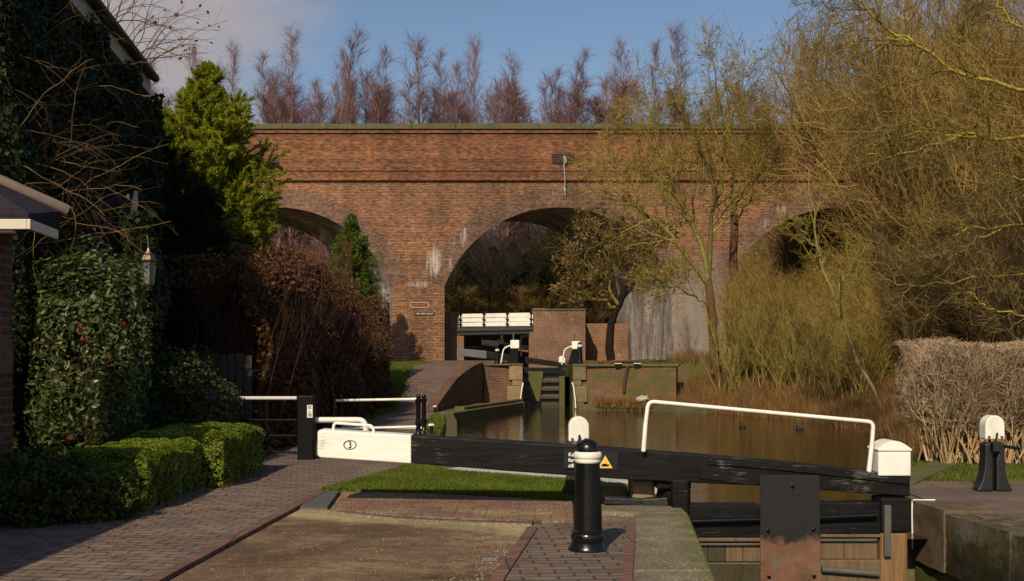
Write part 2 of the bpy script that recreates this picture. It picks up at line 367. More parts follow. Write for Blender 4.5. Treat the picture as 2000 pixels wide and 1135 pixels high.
def mat_paving(name, c1, c2, mo, bw, rh, ms=.008, rot=0., moss=0., grav=0.):
    t = MT(name, .8, .25); p = t.pos()
    r = t.n('ShaderNodeVectorRotate', rotation_type='Z_AXIS'); t.L(p, r.inputs['Vector']); r.inputs['Angle'].default_value = rot
    c, f = t.brick(r.outputs[0], c1, c2, mo, bw, rh, ms)
    per = t.noise(t.scale(r.outputs[0], 1/bw*.8, 1/rh*.8, 0), 1., 1, .5); c = t.mix(1., c, t.ramp(per, [(.3, .78), (.7, 1.2)]), 'MULTIPLY')
    g = t.noise(p, .8, 7, .68); c = t.mix(1., c, t.ramp(g, [(.3, .72), (.65, 1.12)]), 'MULTIPLY')
    if moss:
        mm = t.math('ADD', t.math('MULTIPLY', f, .13), t.noise(p, 2.4, 7, .75)); c = t.mix(t.ramp(mm, [(.80-moss*.25, 0.), (.92-moss*.25, .8)]), c, (.085, .10, .02))
    sp = t.noise(p, 60, 2, .5); c = t.mix(t.ramp(sp, [(.70, 0.), (.76, .6)]), c, (.34, .28, .18))
    if grav: c = t.mix(t.ramp(t.math('ADD', t.noise(p, 45, 2, .6), t.math('MULTIPLY', t.noise(p, 1.3, 4, .6), .6)), [(.86, 0.), (.95, grav)]), c, (.42, .33, .17))
    t.col(c); t.bump(t.math('ADD', t.math('MULTIPLY', f, -.8), t.math('MULTIPLY', t.noise(p, 35, 3, .6), .5)), .55, .012); return t.m
def mat_gravel():
    t = MT('brown_tarmac_with_grit', .9, .2); p = t.pos(); s = t.sep(p)
    st = t.math('ADD', t.math('MULTIPLY', t.noise(t.scale(p, .9, 1.35, 1), 1.1, 8, .72, .8), .6), t.math('MULTIPLY', t.noise(p, 6.5, 6, .75), .4))
    c = t.ramp(st, [(.36, (.085, .052, .036)), (.5, (.150, .094, .056)), (.62, (.25, .170, .10))])
    fine = t.noise(p, 42, 4, .75); c = t.mix(1., c, t.ramp(fine, [(.3, .62), (.7, 1.4)]), 'MULTIPLY')
    edge = t.math('ADD', t.math('MULTIPLY', s[0], .42), s[1])
    e1 = t.n('ShaderNodeMapRange'); t.inp(e1.inputs[0], edge); e1.inputs[1].default_value = 10.5; e1.inputs[2].default_value = 11.35; e1.inputs[3].default_value = 0; e1.inputs[4].default_value = .60
    e2 = t.n('ShaderNodeMapRange'); t.inp(e2.inputs[0], s[0]); e2.inputs[1].default_value = -1.1; e2.inputs[2].default_value = .2; e2.inputs[3].default_value = 0; e2.inputs[4].default_value = .20
    wash = t.math('ADD', t.math('ADD', e1.outputs[0], e2.outputs[0]), t.math('MULTIPLY', t.noise(t.scale(p, 1, 2.6, 1), 1.6, 6, .7), .55))
    gm = t.math('ADD', wash, t.math('MULTIPLY', t.noise(p, 38, 3, .75), .42))
    c = t.mix(t.ramp(gm, [(.66, 0.), (.80, .85)]), c, t.mix(t.noise(p, 55, 2, .7), (.52, .41, .22), (.20, .15, .085)))
    v = t.n('ShaderNodeTexVoronoi'); t.inp(v.inputs['Vector'], p); v.inputs['Scale'].default_value = 22
    ch = t.math('MULTIPLY', t.math('LESS_THAN', v.outputs['Distance'], .16), t.math('GREATER_THAN', t.sep(v.outputs['Color'])[0], .72)); c = t.mix(ch, c, (.45, .38, .26))
    wt = t.noise(t.scale(p, .8, 1.3, 1), .55, 6, .7, 1.); c = t.mix(1., c, t.ramp(wt, [(.38, .62), (.58, 1.12)]), 'MULTIPLY')
    t.col(c); t.bump(t.math('ADD', t.noise(p, 45, 4, .75), t.math('MULTIPLY', ch, .6)), .7, .015); return t.m
def mat_ground():
    t = MT('rough_grass_and_soil', .95, .1); p = t.pos(); n1 = t.noise(p, .35, 6, .65); n2 = t.noise(p, 3.5, 5, .7)
    g = t.mix(n2, (.045, .062, .012), (.085, .105, .02)); b = t.mix(n2, (.075, .05, .025), (.14, .095, .045))
    s = t.sep(p); far = t.n('ShaderNodeMapRange'); t.inp(far.inputs[0], s[1]); far.inputs[1].default_value = 22; far.inputs[2].default_value = 40; far.inputs[3].default_value = -.05; far.inputs[4].default_value = .14
    c = t.mix(t.ramp(t.math('ADD', n1, far.outputs[0]), [(.45, 0.), (.62, 1.)]), g, b); t.col(c); t.bump(t.noise(p, 12, 5, .7), .8, .06); return t.m
def mat_wood(name, c, along='x', wear=.0, wearcol=(.3, .3, .3), rough=.55, spec=.4, var=.35):
    t = MT(name, rough, spec); p = t.pos(); sc3 = {'x': (1.2, 14, 14), 'z': (14, 14, 1.2)}[along]
    v = t.scale(p, *sc3); n = t.noise(v, 1.6, 6, .7, .3)
    a = t.ramp(n, [(.3, [x*(1-var) for x in c]), (.7, [x*(1+var) for x in c])])
    if wear: a = t.mix(t.ramp(t.math('ADD', t.math('MULTIPLY', t.noise(t.scale(p, *[k*2.2 for k in sc3]), 1.6, 4, .75), .7), t.math('MULTIPLY', t.noise(p, 1.1, 4, .7), .8)), [(.89-wear*.2, 0.), (.97-wear*.2, .8)]), a, wearcol)
    t.col(a); t.bump(n, .55, .012); t.rough(t.ramp(t.noise(p, 3, 4, .6), [(.3, rough-.12), (.7, rough+.2)])); return t.m
def mat_rustplate():
    t = MT('black_and_rusty_plate', .6, .4); p = t.pos(); s = t.sep(p); n = t.noise(p, 2.4, 6, .65, .8)
    c = t.ramp(t.noise(p, 5, 6, .7), [(.3, (.085, .045, .03)), (.55, (.145, .072, .04)), (.75, (.19, .125, .085))])
    c = t.mix(t.ramp(t.noise(p, 1.5, 5, .6, 1.2), [(.50, 0.), (.60, .75)]), c, (.13, .10, .08))
    ring = t.ramp(n, [(.47, 0.), (.50, 1.), (.54, 0.)]); c = t.mix(t.math('MULTIPLY', ring, .6), c, (.20, .075, .03))
    top = t.ramp(t.math('ADD', t.math('ADD', s[2], .55), t.math('MULTIPLY', t.noise(p, 3.2, 4, .6), .55)), [(.49, 0.), (.56, 1.)])
    c = t.mix(top, c, t.mix(t.noise(p, 6, 5, .7), (.004, .004, .0045), (.016, .015, .015))); t.col(c); t.bump(t.noise(p, 20, 4, .7), .2, .01); return t.m
def mat_water():
    t = MT('brown_canal_water', .02, .5); p = t.pos(); t.col((.024, .014, .005)); t.b.inputs['IOR'].default_value = 1.33
    n = t.noise(t.scale(p, 1.2, 2.6, 1), 1.5, 3, .55); n2 = t.noise(t.scale(p, 1, 2, 1), 7., 2, .5)
    t.bump(t.math('ADD', n, t.math('MULTIPLY', n2, .4)), .085, .10); return t.m
VIA = mat_viaduct('viaduct_brick'); RING = mat_viaduct('arch_ring_brick', True); SOFF = mat_soffit()
COPE = mat_stone('mossy_coping_stone', (.105, .098, .05), .3, (.06, .065, .015))
BR_RED = mat_brick('lock_brick', (.20, .075, .038), (.095, .05, .036), (.17, .13, .09), moss=.25)
BR_BRIDGE = mat_brick('bridge_brick', (.225, .105, .062), (.14, .075, .05), (.29, .21, .14), salts=.4)
BR_ORANGE = mat_brick('orange_brick', (.27, .115, .055), (.17, .075, .042), (.3, .22, .14), salts=.5)
BR_HOUSE = mat_brick('house_brick', (.15, .052, .033), (.085, .04, .03), (.13, .11, .09))
SAND = mat_stone('sandstone_block', (.27, .19, .10), .15, (.09, .085, .03), .62)
def mat_moss_stone():
    t = MT('mossy_lock_stone', .9, .2); p = t.pos(); s = t.sep(p); z = s[2]
    a = t.ramp(t.noise(p, 2.2, 7, .72), [(.3, (.05, .042, .03)), (.55, (.12, .10, .072)), (.75, (.19, .165, .125))])
    m1 = t.math('ADD', t.noise(p, 3.1, 7, .75), t.math('MULTIPLY', t.math('MULTIPLY', z, -1.), .14))
    a = t.mix(t.ramp(m1, [(.46, 0.), (.58, .92)]), a, t.mix(t.noise(p, 9, 5, .75), (.026, .022, .006), (.085, .075, .014)))
    a = t.mix(t.ramp(t.math('ADD', t.noise(t.scale(p, 1, 2.5, 1), 3.3, 5, .7), t.math('MULTIPLY', z, 1.2)), [(.60, 0.), (.72, .8)]), a, t.mix(t.noise(p, 24, 3, .7), (.10, .10, .03), (.24, .23, .12)))
    wet = t.ramp(t.math('ADD', t.math('MULTIPLY', z, -1.), t.math('MULTIPLY', t.noise(t.scale(p, 1.5, 3, .6), 1.6, 5, .7), .6)), [(.45, 1.), (.75, .32)]); a = t.mix(1., a, wet, 'MULTIPLY')
    t.col(a); t.bump(t.noise(p, 16, 6, .75), .9, .03); return t.m
SAND_MOSS = mat_moss_stone()
SAND_BROWN = mat_stone('brown_lock_stone', (.135, .09, .058), .34, (.05, .05, .015), .5, 2.4)
def mat_conc():
    t = MT('worn_concrete_coping', .9, .2); p = t.pos(); s = t.sep(p)
    a = t.ramp(t.noise(p, 2.4, 8, .75), [(.28, (.085, .068, .044)), (.5, (.145, .122, .085)), (.72, (.20, .17, .12))])
    u = t.math('SUBTRACT', s[0], t.math('ADD', .683, t.math('MULTIPLY', s[1], .0997)))
    m = t.n('ShaderNodeMapRange'); t.inp(m.inputs[0], u); m.inputs[1].default_value = -.30; m.inputs[2].default_value = .0; m.inputs[3].default_value = 0; m.inputs[4].default_value = .30
    a = t.mix(t.ramp(t.math('ADD', m.outputs[0], t.noise(p, 5.5, 7, .75)), [(.60, 0.), (.74, .9)]), a, t.mix(t.noise(p, 26, 3, .7), (.055, .062, .012), (.15, .15, .04)))
    a = t.mix(t.ramp(t.math('ADD', t.noise(p, 34, 3, .75), t.math('MULTIPLY', t.noise(p, 1.8, 5, .7), .5)), [(.80, 0.), (.88, .8)]), a, (.36, .30, .19))
    t.col(a); t.bump(t.noise(p, 22, 6, .75), .6, .02); return t.m
CONC = mat_conc()
QUAY = mat_stone('green_quay_stone', (.13, .105, .055), .45, (.085, .095, .018), .5)
PAVE = mat_paving('brown_block_paving', (.205, .142, .108), (.145, .112, .094), (.048, .034, .024), .27, .135, ms=.011, rot=0.14, moss=.1)
PAVE_R = mat_paving('grey_brown_lockside_paving', (.175, .115, .09), (.13, .098, .08), (.05, .044, .02), .27, .135, ms=.012, rot=-.07, moss=.42)
PAVE_APRON = mat_paving('red_brick_apron', (.215, .108, .074), (.16, .088, .062), (.08, .055, .036), .34, .08, rot=.02, grav=.75)
PAVE_EDGE = mat_paving('red_brick_edging', (.185, .088, .066), (.14, .078, .062), (.05, .04, .028), .14, .6, rot=1.5, moss=.35)
PAVE_RAMP = mat_paving('ramp_brick_paving', (.175, .112, .085), (.14, .098, .08), (.06, .045, .03), .3, .11)
GRAVEL = mat_gravel(); GROUND = mat_ground(); WATER = mat_water()
BLACK = m_paint('black_gloss_paint', (.0045, .0045, .0055), .17, .3, .3, (.03, .022, .016), .5, 6.)
BLACK_DULL = m_plain('black_matt_paint', (.006, .006, .0065), .6, .4, 5, .1, .1)
BLACK_ROUGH = m_plain('thick_black_paint', (.010, .010, .011), .35, .4, 9, .5, .8)
WHITE = m_paint('white_gloss_paint', (.80, .775, .70), .4, .55, .35)
BEAMBLK = mat_wood('tarred_black_timber', (.0085, .008, .0078), 'x', .24, (.11, .105, .095), .5, .14, .55)
BEAMWHT = mat_wood('white_painted_timber', (.81, .78, .70), 'x', .05, (.35, .31, .25), rough=.5, var=.07)
RAWWOOD = mat_wood('wet_brown_boards', (.135, .088, .05), 'z', .35, (.05, .055, .012), .6, .3)
DARKWOOD = mat_wood('slimy_and_shaded_boards', (.05, .036, .02), 'z', .4, (.05, .062, .012), .4, .5)
POSTWOOD = mat_wood('bare_orange_oak', (.20, .115, .055), 'z', .2, (.10, .05, .025), .65, .3)
GREENWOOD = mat_wood('algae_green_timber', (.075, .070, .014), 'z', .3, (.05, .05, .012), .5, .4)
RUST = m_plain('rusty_iron', (.075, .038, .026), .8, .35, 8)
RUSTPLATE = mat_rustplate()
STEEL = m_plain('dull_grey_steel', (.09, .085, .075), .45, .3, 6)
# ------------------------------------------------------------------ canal outline and ground
LHX0, LHX1 = 1.87, 4.55
CANAL = [(LHX0-.35, -6), (LHX0, 12.2), (1.9, 14.6), (1.3, 15.6), (.37, 16.2), (-.78, 17.0), (-1.0, 19.5), (-1.18, 24.7), (-1.4, 30), (-1.9, 35.6), (.42, 44.4), (.42, 66), (2.5, 66), (2.5, 46.4), (5.9, 45.2), (7.6, 41.6), (9.7, 37.3), (9.7, 28.6), (8.4, 21), (5.6, 16.4), (4.6, 14.6), (LHX1, 12.6), (LHX1+.1, -6)]
def poly_sd(X, Y, poly):                  # signed distance, positive outside
    X = np.asarray(X, float); Y = np.asarray(Y, float); d = np.full(X.shape, 1e9); ins = np.zeros(X.shape, bool); n = len(poly)
    for i in range(n):
        ax, ay = poly[i]; bx, by = poly[(i+1) % n]; ex, ey = bx-ax, by-ay
        t = np.clip(((X-ax)*ex+(Y-ay)*ey)/(ex*ex+ey*ey), 0, 1); d = np.minimum(d, np.hypot(X-ax-t*ex, Y-ay-t*ey))
        c = ((ay > Y) != (by > Y)) & (X < (bx-ax)*(Y-ay)/(by-ay+1e-12)+ax); ins ^= c
    return np.where(ins, -d, d)
def left_h(Y): return 1.5*sstep(36.5, 46, Y)+.15*sstep(48, 62, Y)
def hgt(X, Y):
    X = np.asarray(X, float); Y = np.asarray(Y, float)
    xc = np.interp(Y, [0, 13, 17, 25, 37, 46, 60], [3, 3, 2.5, 4, 4, 1.5, 1.5]); left = X < xc
    s = poly_sd(X, Y, CANAL)
    hl = left_h(Y)*sstep(1.9, .9, -0*X+np.where((Y > 36) & (Y < 46.5) & (X > np.interp(Y, [36, 39.5, 42, 44.5, 46], [-1.9, -2.36, -2.0, -1.4, -1.2])-.36), 2., 0.))
    nat = np.clip(-.55+.5*np.maximum(s+.1, 0), -.6, 1.35)+.05*np.maximum(s-6, 0)
    hr = np.where(Y < 47, nat*sstep(20, 26, Y)+0*Y, 0)
    terr = 1.5*sstep(46.3, 46.6, Y)+.2*sstep(50, 62, Y)
    hr = np.where(Y >= 47, np.where(X < 8, np.maximum(terr, 0), np.maximum(terr, nat)), hr)
    h = np.where(left, hl, hr)
    h = h+3.0*sstep(68, 110, Y)+12.5*np.exp(-((X-24.5)/10.)**2-((Y-90)/13.)**2)+1.2*sstep(-9, -20, X)*sstep(20, 40, Y)
    h = h+.05*np.sin(X*1.3+Y*.7)*np.sin(Y*1.1-X*.4)*sstep(20, 30, Y)*(s > 1.5)
    walled = left | (Y < 20) | ((Y > 45) & (X < 7))
    return np.where(walled, np.where(s < .36, -3.2, h-.05), np.where(s < -.6, -1.6, h))
xs = np.unique(np.round(np.concatenate([np.linspace(-500, -15, 30), np.arange(-15, 20, .3), np.linspace(20, 500, 32)]), 3))
ys = np.unique(np.round(np.concatenate([np.linspace(-60, -4, 8), np.arange(-4, 66, .3), np.linspace(66, 120, 28), np.linspace(130, 1200, 24)]), 3))
XX, YY = np.meshgrid(xs, ys); ZZ = hgt(XX, YY); nx, ny = len(xs), len(ys)
ii = (np.arange(ny-1)[:, None]*nx+np.arange(nx-1)[None, :]).ravel()
tag(mesh_obj('ground', np_mesh('ground', np.stack([XX.ravel(), YY.ravel(), ZZ.ravel()], 1), np.stack([ii, ii+1, ii+1+nx, ii+nx], 1), True), GROUND), kind='structure')
def sheet(name, poly, z, m):
    me = bpy.data.meshes.new(name); me.from_pydata([(p[0], p[1], z) for p in poly], [], [tuple(range(len(poly)))]); me.update()
    if me.polygons[0].normal.z < 0: me.flip_normals()
    return tag(mesh_obj(name, me, m), kind='structure')
def slab_sheet(name, poly, z, m):
    q = MB(); q.slab(poly, z-.1, z); o = tag(q.build(name, m), kind='structure')
    import bmesh as bm_; b = bm_.new(); b.from_mesh(o.data); bm_.ops.recalc_face_normals(b, faces=b.faces); b.to_mesh(o.data); b.free(); return o
wp = [(x, y) for x, y in CANAL if y > 12.25 and y < 66]
wat = [(LHX0-.3, 12.45), (1.55, 14.6), (1.0, 15.3), (.2, 15.9), (-1.1, 16.8), (-1.4, 19.5), (-1.5, 24.7), (-1.8, 30), (-2.3, 35.6), (.3, 44.6), (.3, 49.1), (2.6, 49.1), (2.6, 46.7), (6.5, 46.2), (9.5, 42.), (12., 37.3), (12., 28.6), (10.5, 21), (6.2, 16.4), (4.9, 14.6), (LHX1+.2, 12.45)]
sheet('canal_water', wat, -.32, WATER)
sheet('lock_chamber_water', [(1.2, -6), (LHX0+.3, 12.3), (LHX1+.3, 12.3), (LHX1+.4, -6)], -2.75, WATER)
sheet('upper_lock_water', [(.3, 49.6), (2.6, 49.6), (2.6, 66), (.3, 66)], .95, WATER)
# paving sheets of the near lockside
e1 = [(-2.72, 4), (-2.69, 8.44), (-2.55, 11.2), (-2.41, 13.96), (-2.1, 15.3), (-1.69, 16.9), (-1.55, 18.5), (-1.85, 21), (-1.95, 24.7), (-2.3, 30), (-2.5, 36.4)]
path = [(-8.5, 4), *e1, (-3.85, 36.4), (-4.1, 30), (-4.2, 19), (-5.4, 17), (-5.8, 12)]
sheet('towpath', path[:], .012, PAVE)
def strip(name, pts, wdt, z, m, side=1, h=.012):
    mb = MB(); mb.wall(pts, wdt, z, z+h, side); return tag(mb.build(name, m), kind='structure')
strip('towpath_edging', e1[:4], .105, .0, PAVE_EDGE, -1, .04)
sheet('paving_bed', [(-2.9, 4), (-2.6, 14.1), (-1., 13.9), (.75, 13.2), (1.3, 12.9), (1.3, 4)], -.012, mat_paving('grit_filled_joints', (.22, .16, .09), (.16, .12, .07), (.1, .08, .05), .1, .1, grav=.8))
e2 = [(-.52, 4), (-.155, 8.44), (.15, 11.0), (.2, 11.35)]
kerb = [(-2.32, 12.62), (-1.9, 12.25), (-1.2, 11.75), (-.5, 11.5), (.2, 11.35)]
sheet('yard_tarmac', [(-2.59, 4), (-2.56, 8.44), (-2.42, 11.2), (-2.32, 12.9), *kerb[1:], *e2[::-1][1:]], .008, GRAVEL)
strip('yard_kerb', kerb[1:], .09, .0, m_plain('blue_engineering_brick', (.075, .068, .062), .8, .4, 9), 1, .018)
slab_sheet('apron_paving', [(-1.95, 12.36), (-1.2, 11.84), (-.5, 11.59), (.2, 11.44), (.62, 11.4), (.7, 13.05), (-1.0, 13.75), (-2.1, 14.0)], .03, PAVE_APRON)
strip('slate_sets', [(-2.05, 12.5), (-2.15, 14.0)], .3, .0, m_plain('slate_sett', (.075, .075, .075), .7, .25, 5), 1, .034)
strip('yard_edging', e2[:3], .1, .0, PAVE_EDGE, -1, .03)
sheet('lockside_paving', [(-.42, 4), (-.055, 8.44), (.25, 11.0), (.3, 11.38), (1.28, 11.4), (1.22, 11.1), (.92, 8.44), (.5, 4)], .014, PAVE_R)
strip('lockside_edging', [(.5, 4), (.90, 8.44), (1.23, 11.17)], .078, .0, PAVE_EDGE, 1, .028)
# right lockside
sheet('far_lockside_paving', [(LHX1+.35, 3), (LHX1+.35, 14.3), (5.6, 15.3), (14, 15.3), (14, 3)], .012, mat_paving('mixed_lockside_paving', (.165, .11, .08), (.12, .09, .075), (.05, .05, .025), .9, .5, rot=.1, moss=.55))
strip('far_lockside_edging', [(6.0, 12.6), (5.6, 9.0)], .13, .0, PAVE_EDGE, 1, .03)
# ------------------------------------------------------------------ ramp of the towpath
mb = MB(); rows = np.linspace(36.3, 62, 50); L_ = np.interp(rows, [36.3, 42, 46, 62], [-3.85, -3.9, -3.95, -3.6]); R_ = np.interp(rows, [36.3, 39.5, 42, 44.5, 46, 62], [-2.50, -2.38, -2.02, -1.42, -1.27, .1])
vs = []; fs = []
for i, y in enumerate(rows):
    z = float(left_h(y))+.025; vs += [(L_[i], y, z), (R_[i], y, z)]
    if i: k = 2*i; fs.append((k-2, k-1, k+1, k))
mb.add(vs, fs); tag(mb.build('towpath_ramp', PAVE_RAMP), kind='structure')
# ------------------------------------------------------------------ viaduct
D0, VD, SKEW = 60.0, 6.2, -.40
PX = D0/FPX
CX0, PER, HS, RI, RISE, RT = 2.51, 15.03, 6.11, 6.52, 4.23, .98
CROWN = vz(405); SPR = CROWN-RISE; ZC = CROWN-RI; RE = RI+RT; ZSTR = vz(353); ZCB = vz(261); ZTOP = vz(244)
ks = [-2, -1, 0, 1, 2]; centers = [CX0+k*PER for k in ks]; VX0, VX1 = centers[0]-9, centers[-1]+9
via = thing('viaduct', 'long red brick railway viaduct of tall arches crossing the canal', 'viaduct', (CX0, D0, 1.6))
def bottom(x):
    z = SPR+.9
    for c in centers:
        if abs(x-c) < RE: z = max(z, ZC+math.sqrt(max(RE*RE-(x-c)**2, 0)))
    return z
xs_ = sorted(set(list(np.linspace(VX0, VX1, 420))+[c+s*RE*.999999 for c in centers for s in (-1, 1)]))
mb = MB(); OFF = .16
for yf, flip in ((D0, 0), (D0+VD, 1)):
    sh = SKEW*(yf-D0); vs = []; fs = []
    for i, x in enumerate(xs_):
        vs += [(x+sh, yf, bottom(x)), (x+sh, yf, ZSTR)]
        if i: k = 2*i; f = (k-2, k, k+1, k-1); fs.append(f[::-1] if flip else f)
    mb.add(vs, fs)
# piers under the springing
for i in range(len(centers)+1):
    a = centers[i-1]+HS if i else VX0; b = centers[i]-HS if i < len(centers) else VX1
    for k, (yf) in enumerate((D0, D0+VD)):
        sh = SKEW*(yf-D0); f = [(a+sh, yf, -.6), (b+sh, yf, -.6), (b+sh, yf, SPR+.9), (a+sh, yf, SPR+.9)]; mb.add(f, [(0, 1, 2, 3) if k == 0 else (3, 2, 1, 0)])
mb.build('spandrel_wall', VIA, via)
mb = MB()                                  # upper wall, standing proud of the spandrels
mb.hexa([(VX0, D0-OFF, ZSTR), (VX1, D0-OFF, ZSTR), (VX1-SKEW*-VD, D0+VD+OFF, ZSTR), (VX0+SKEW*VD, D0+VD+OFF, ZSTR), (VX0, D0-OFF, ZCB), (VX1, D0-OFF, ZCB), (VX1+SKEW*VD, D0+VD+OFF, ZCB), (VX0+SKEW*VD, D0+VD+OFF, ZCB)])
mb.build('parapet_wall', VIA, via)
mb = MB(); mb.box((VX0, D0-OFF-.05, vz(335)), (VX1, D0-OFF+.02, vz(328))); mb.build('string_course', VIA, via)
mb = MB(); mb.box((VX0, D0-OFF-.10, ZCB), (VX1, D0+.4, vz(254.5))); mb.build('corbel_course', VIA, via)
mb = MB(); random.seed(3); x = VX0
while x < VX1:
    l = random.uniform(1.9, 2.5); mb.box((x+.008, D0-OFF-.2, vz(254.5)), (min(x+l, VX1)-.008, D0+.5, ZTOP+random.uniform(-.02, .02))); x += l
mb.build('coping', COPE, via, bevel=.02)
for c in centers:
    a0 = math.asin(HS/RI); N = 40; angs = np.linspace(-a0, a0, N+1); me = bpy.data.meshes.new('arch_ring'); vs = []; fs = []; uvs = []
    off = Vector((CX0, D0, 1.6))
    prof = []
    for a in angs: prof.append((c+RI*math.sin(a), ZC+RI*math.cos(a), c+(RE)*math.sin(a), ZC+RE*math.cos(a), a*RI))
    for (xi, zi, xe, ze, u) in prof:
        vs += [(xi, D0-.012, zi), (xe, D0-.012, ze), (xe, D0+.1, ze)]
    for i in range(N):
        k = 3*i; fs.append((k, k+3, k+4, k+1)); uvs += [(prof[i][4], 0), (prof[i+1][4], 0), (prof[i+1][4], RT), (prof[i][4], RT)]
        fs.append((k+1, k+4, k+5, k+2)); uvs += [(prof[i][4], RT), (prof[i+1][4], RT), (prof[i+1][4], RT+.1), (prof[i][4], RT+.1)]
    me.from_pydata([(x-off.x, y-off.y, z-off.z) for x, y, z in vs], [], fs); ul = me.uv_layers.new(name='UVMap')
    ul.data.foreach_set('uv', np.array([(v, u) for u, v in uvs], np.float32).ravel()*1.0)
    mesh_obj('arch_ring', me, RING, via)
    mb = MB(); vs = []; fs = []            # barrel and the inner faces of the piers
    pr = [(c-HS, -.6)]+[(p[0], p[1]) for p in prof]+[(c+HS, -.6)]
    for (x, z) in pr: vs += [(x, D0-.012, z), (x+SKEW*VD, D0+VD, z)]
    for i in range(len(pr)-1): k = 2*i; fs.append((k, k+1, k+3, k+2))
    mb.add(vs, fs); o = mb.build('barrel_vault', SOFF, via)
# iron tie plates
def plate(kind, x, y, wx, wz):
    c = (vx(x), D0-OFF, vz(y)); mb = MB(); th = .05
    if kind == 'sq':
        mb.cbox((c[0], c[1]-.03, c[2]), (wx, .06, wz)); mb.cbox((c[0], c[1]-.075, c[2]), (wx*1.2, .05, .07), ry=R(45)); mb.cbox((c[0], c[1]-.12, c[2]), (wx*1.2, .04, .06), ry=R(-45))
    else:
        r = .16; hw, hh = wx/2, wz/2
        poly = [(c[0]+sx*(hw-q), c[2]+sz*(hh-p)) for sx, sz, seq in ((1, 1, ((0, r), (r, 0))), (-1, 1, ((r, 0), (0, r))), (-1, -1, ((0, r), (r, 0))), (1, -1, ((r, 0), (0, r)))) for q, p in seq]
        mb.prism(poly[::-1], c[1]-.06, c[1]+.01)
        for dz in (-.32, -.1, .12, .31): mb.cbox((c[0], c[1]-.085, c[2]+dz*wz), (wx*.98, .06, .07))
        mb.cbox((c[0], c[1]-.13, c[2]), (.14, .1, .14))
    return mb.build('tie_plate', RUST, via, bevel=.01)
plate('sq', 537, 312, .5, .5); plate('rect', 1099, 310, 1.18, .64); plate('rect', 1637, 312, 1.0, .6)
# outline of a lost tablet, and the name board
mb = MB()
for a, b in (((801, 590), (837, 591.3)), ((801, 599.7), (837, 601)), ((801, 590), (802.3, 601)), ((835.7, 590), (837, 601))):
    mb.box((vx(a[0]), D0-.008, vz(b[1])), (vx(b[0]), D0+.01, vz(a[1])))
mb.build('tablet_outline', m_plain('pale_mortar', (.45, .36, .27), .9, .2, 9), via)
def text(name, body, size, loc, mat, parent=None, rz=0., ext=.003, align='LEFT', sx=1., ry=0., offset=0.):
    cu = bpy.data.curves.new(name, 'FONT'); cu.body = body; cu.size = size; cu.extrude = ext; cu.align_x = align; cu.align_y = 'CENTER'; cu.offset = offset
    tmp = bpy.data.objects.new(name, cu); col.objects.link(tmp); bpy.context.view_layer.update()
    me = bpy.data.meshes.new_from_object(tmp.evaluated_get(bpy.context.evaluated_depsgraph_get())); bpy.data.objects.remove(tmp); me.materials.clear()
    o = mesh_obj(name, me, mat)
    Lc = Vector(loc)-(wloc(parent) if parent else Vector()); o.location = Lc; o.rotation_euler = (R(90), ry, rz); o.scale = (sx, 1, 1)
    if parent: o.parent = parent
    return o
sg = thing('name_sign', 'small black viaduct name board with white capitals on the brick pier', 'sign', (vx(829), D0, vz(613)))
mb = MB(); mb.box((vx(810.5), D0-.03, vz(616)), (vx(848.5), D0+.005, vz(610.2))); mb.build('board', BLACK, sg)
text('lettering', 'PARK HEAD VIADUCT', .118, (vx(829.5), D0-.034, vz(613.1)), WHITE, sg, align='CENTER', sx=.80, offset=0.)
ROPEM = m_plain('pale_blue_rope', (.30, .36, .38), .9, .2, 20)
mb = MB(); mb.tube([(vx(1101), D0-.34, vz(308)), (vx(1101.5), D0-.33, vz(330)), (vx(1103), D0-.3, vz(352)), (vx(1103.2), D0-.1, vz(372)), (vx(1104), D0-.08, vz(382))], .028, 6)
mb.tube([(vx(1101), D0-.36, vz(307)), (vx(1104), D0-.38, vz(312)), (vx(1105.5), D0-.36, vz(318)), (vx(1103), D0-.34, vz(320))], .045, 6)
mb.lathe([(.02, -.14), (.06, -.1), (.06, .1), (.02, .14)], (vx(1103.2), D0-.1, vz(371)), 8)
tag(mb.build('rope', ROPEM), 'thin pale rope hanging from the iron plate over the middle arch', 'rope')
# ------------------------------------------------------------------ accommodation bridge under the arch
DB = 62.0
def bx(x): return (x-1000)*DB/FPX
def bz(y): return HC+(YH-y)*DB/FPX
br = thing('footbridge', 'small brick footbridge with white boarded parapet under the viaduct arch', 'bridge', (0, DB, 1.6))
mb = MB(); mb.box((-5.2, DB-.1, -.4), (bx(906), DB+2.6, bz(656))); mb.box((-5.2, DB, bz(656)), (bx(897), DB+2.6, bz(609))); mb.build('abutment', BR_BRIDGE, br)
mb = MB(); mb.box((bx(1033), DB-.1, -.4), (bx(1143), DB+2.6, bz(641))); mb.build('abutment', BR_BRIDGE, br)
mb = MB(); mb.box((bx(1040), DB-.02, bz(641)), (bx(1143), DB+2.5, bz(606))); mb.box((bx(1040), DB-.06, bz(606)), (bx(1064), DB+2.5, bz(602))); mb.build('parapet', BR_BRIDGE, br)
mb = MB(); mb.box((bx(1064), DB-.07, bz(606)), (bx(1144), DB+.45, bz(603))); mb.build('parapet_coping', COPE, br)
mb = MB(); mb.hexa([(bx(896), DB-.14, bz(655)), (bx(1034), DB-.14, bz(652)), (bx(1034), DB+2.5, bz(652)), (bx(896), DB+2.5, bz(655)), (bx(896), DB-.14, bz(648)), (bx(1034), DB-.14, bz(645)), (bx(1034), DB+2.5, bz(645)), (bx(896), DB+2.5, bz(648))]); mb.build('beam', m_plain('beam_black', (.014, .014, .016), .5), br)
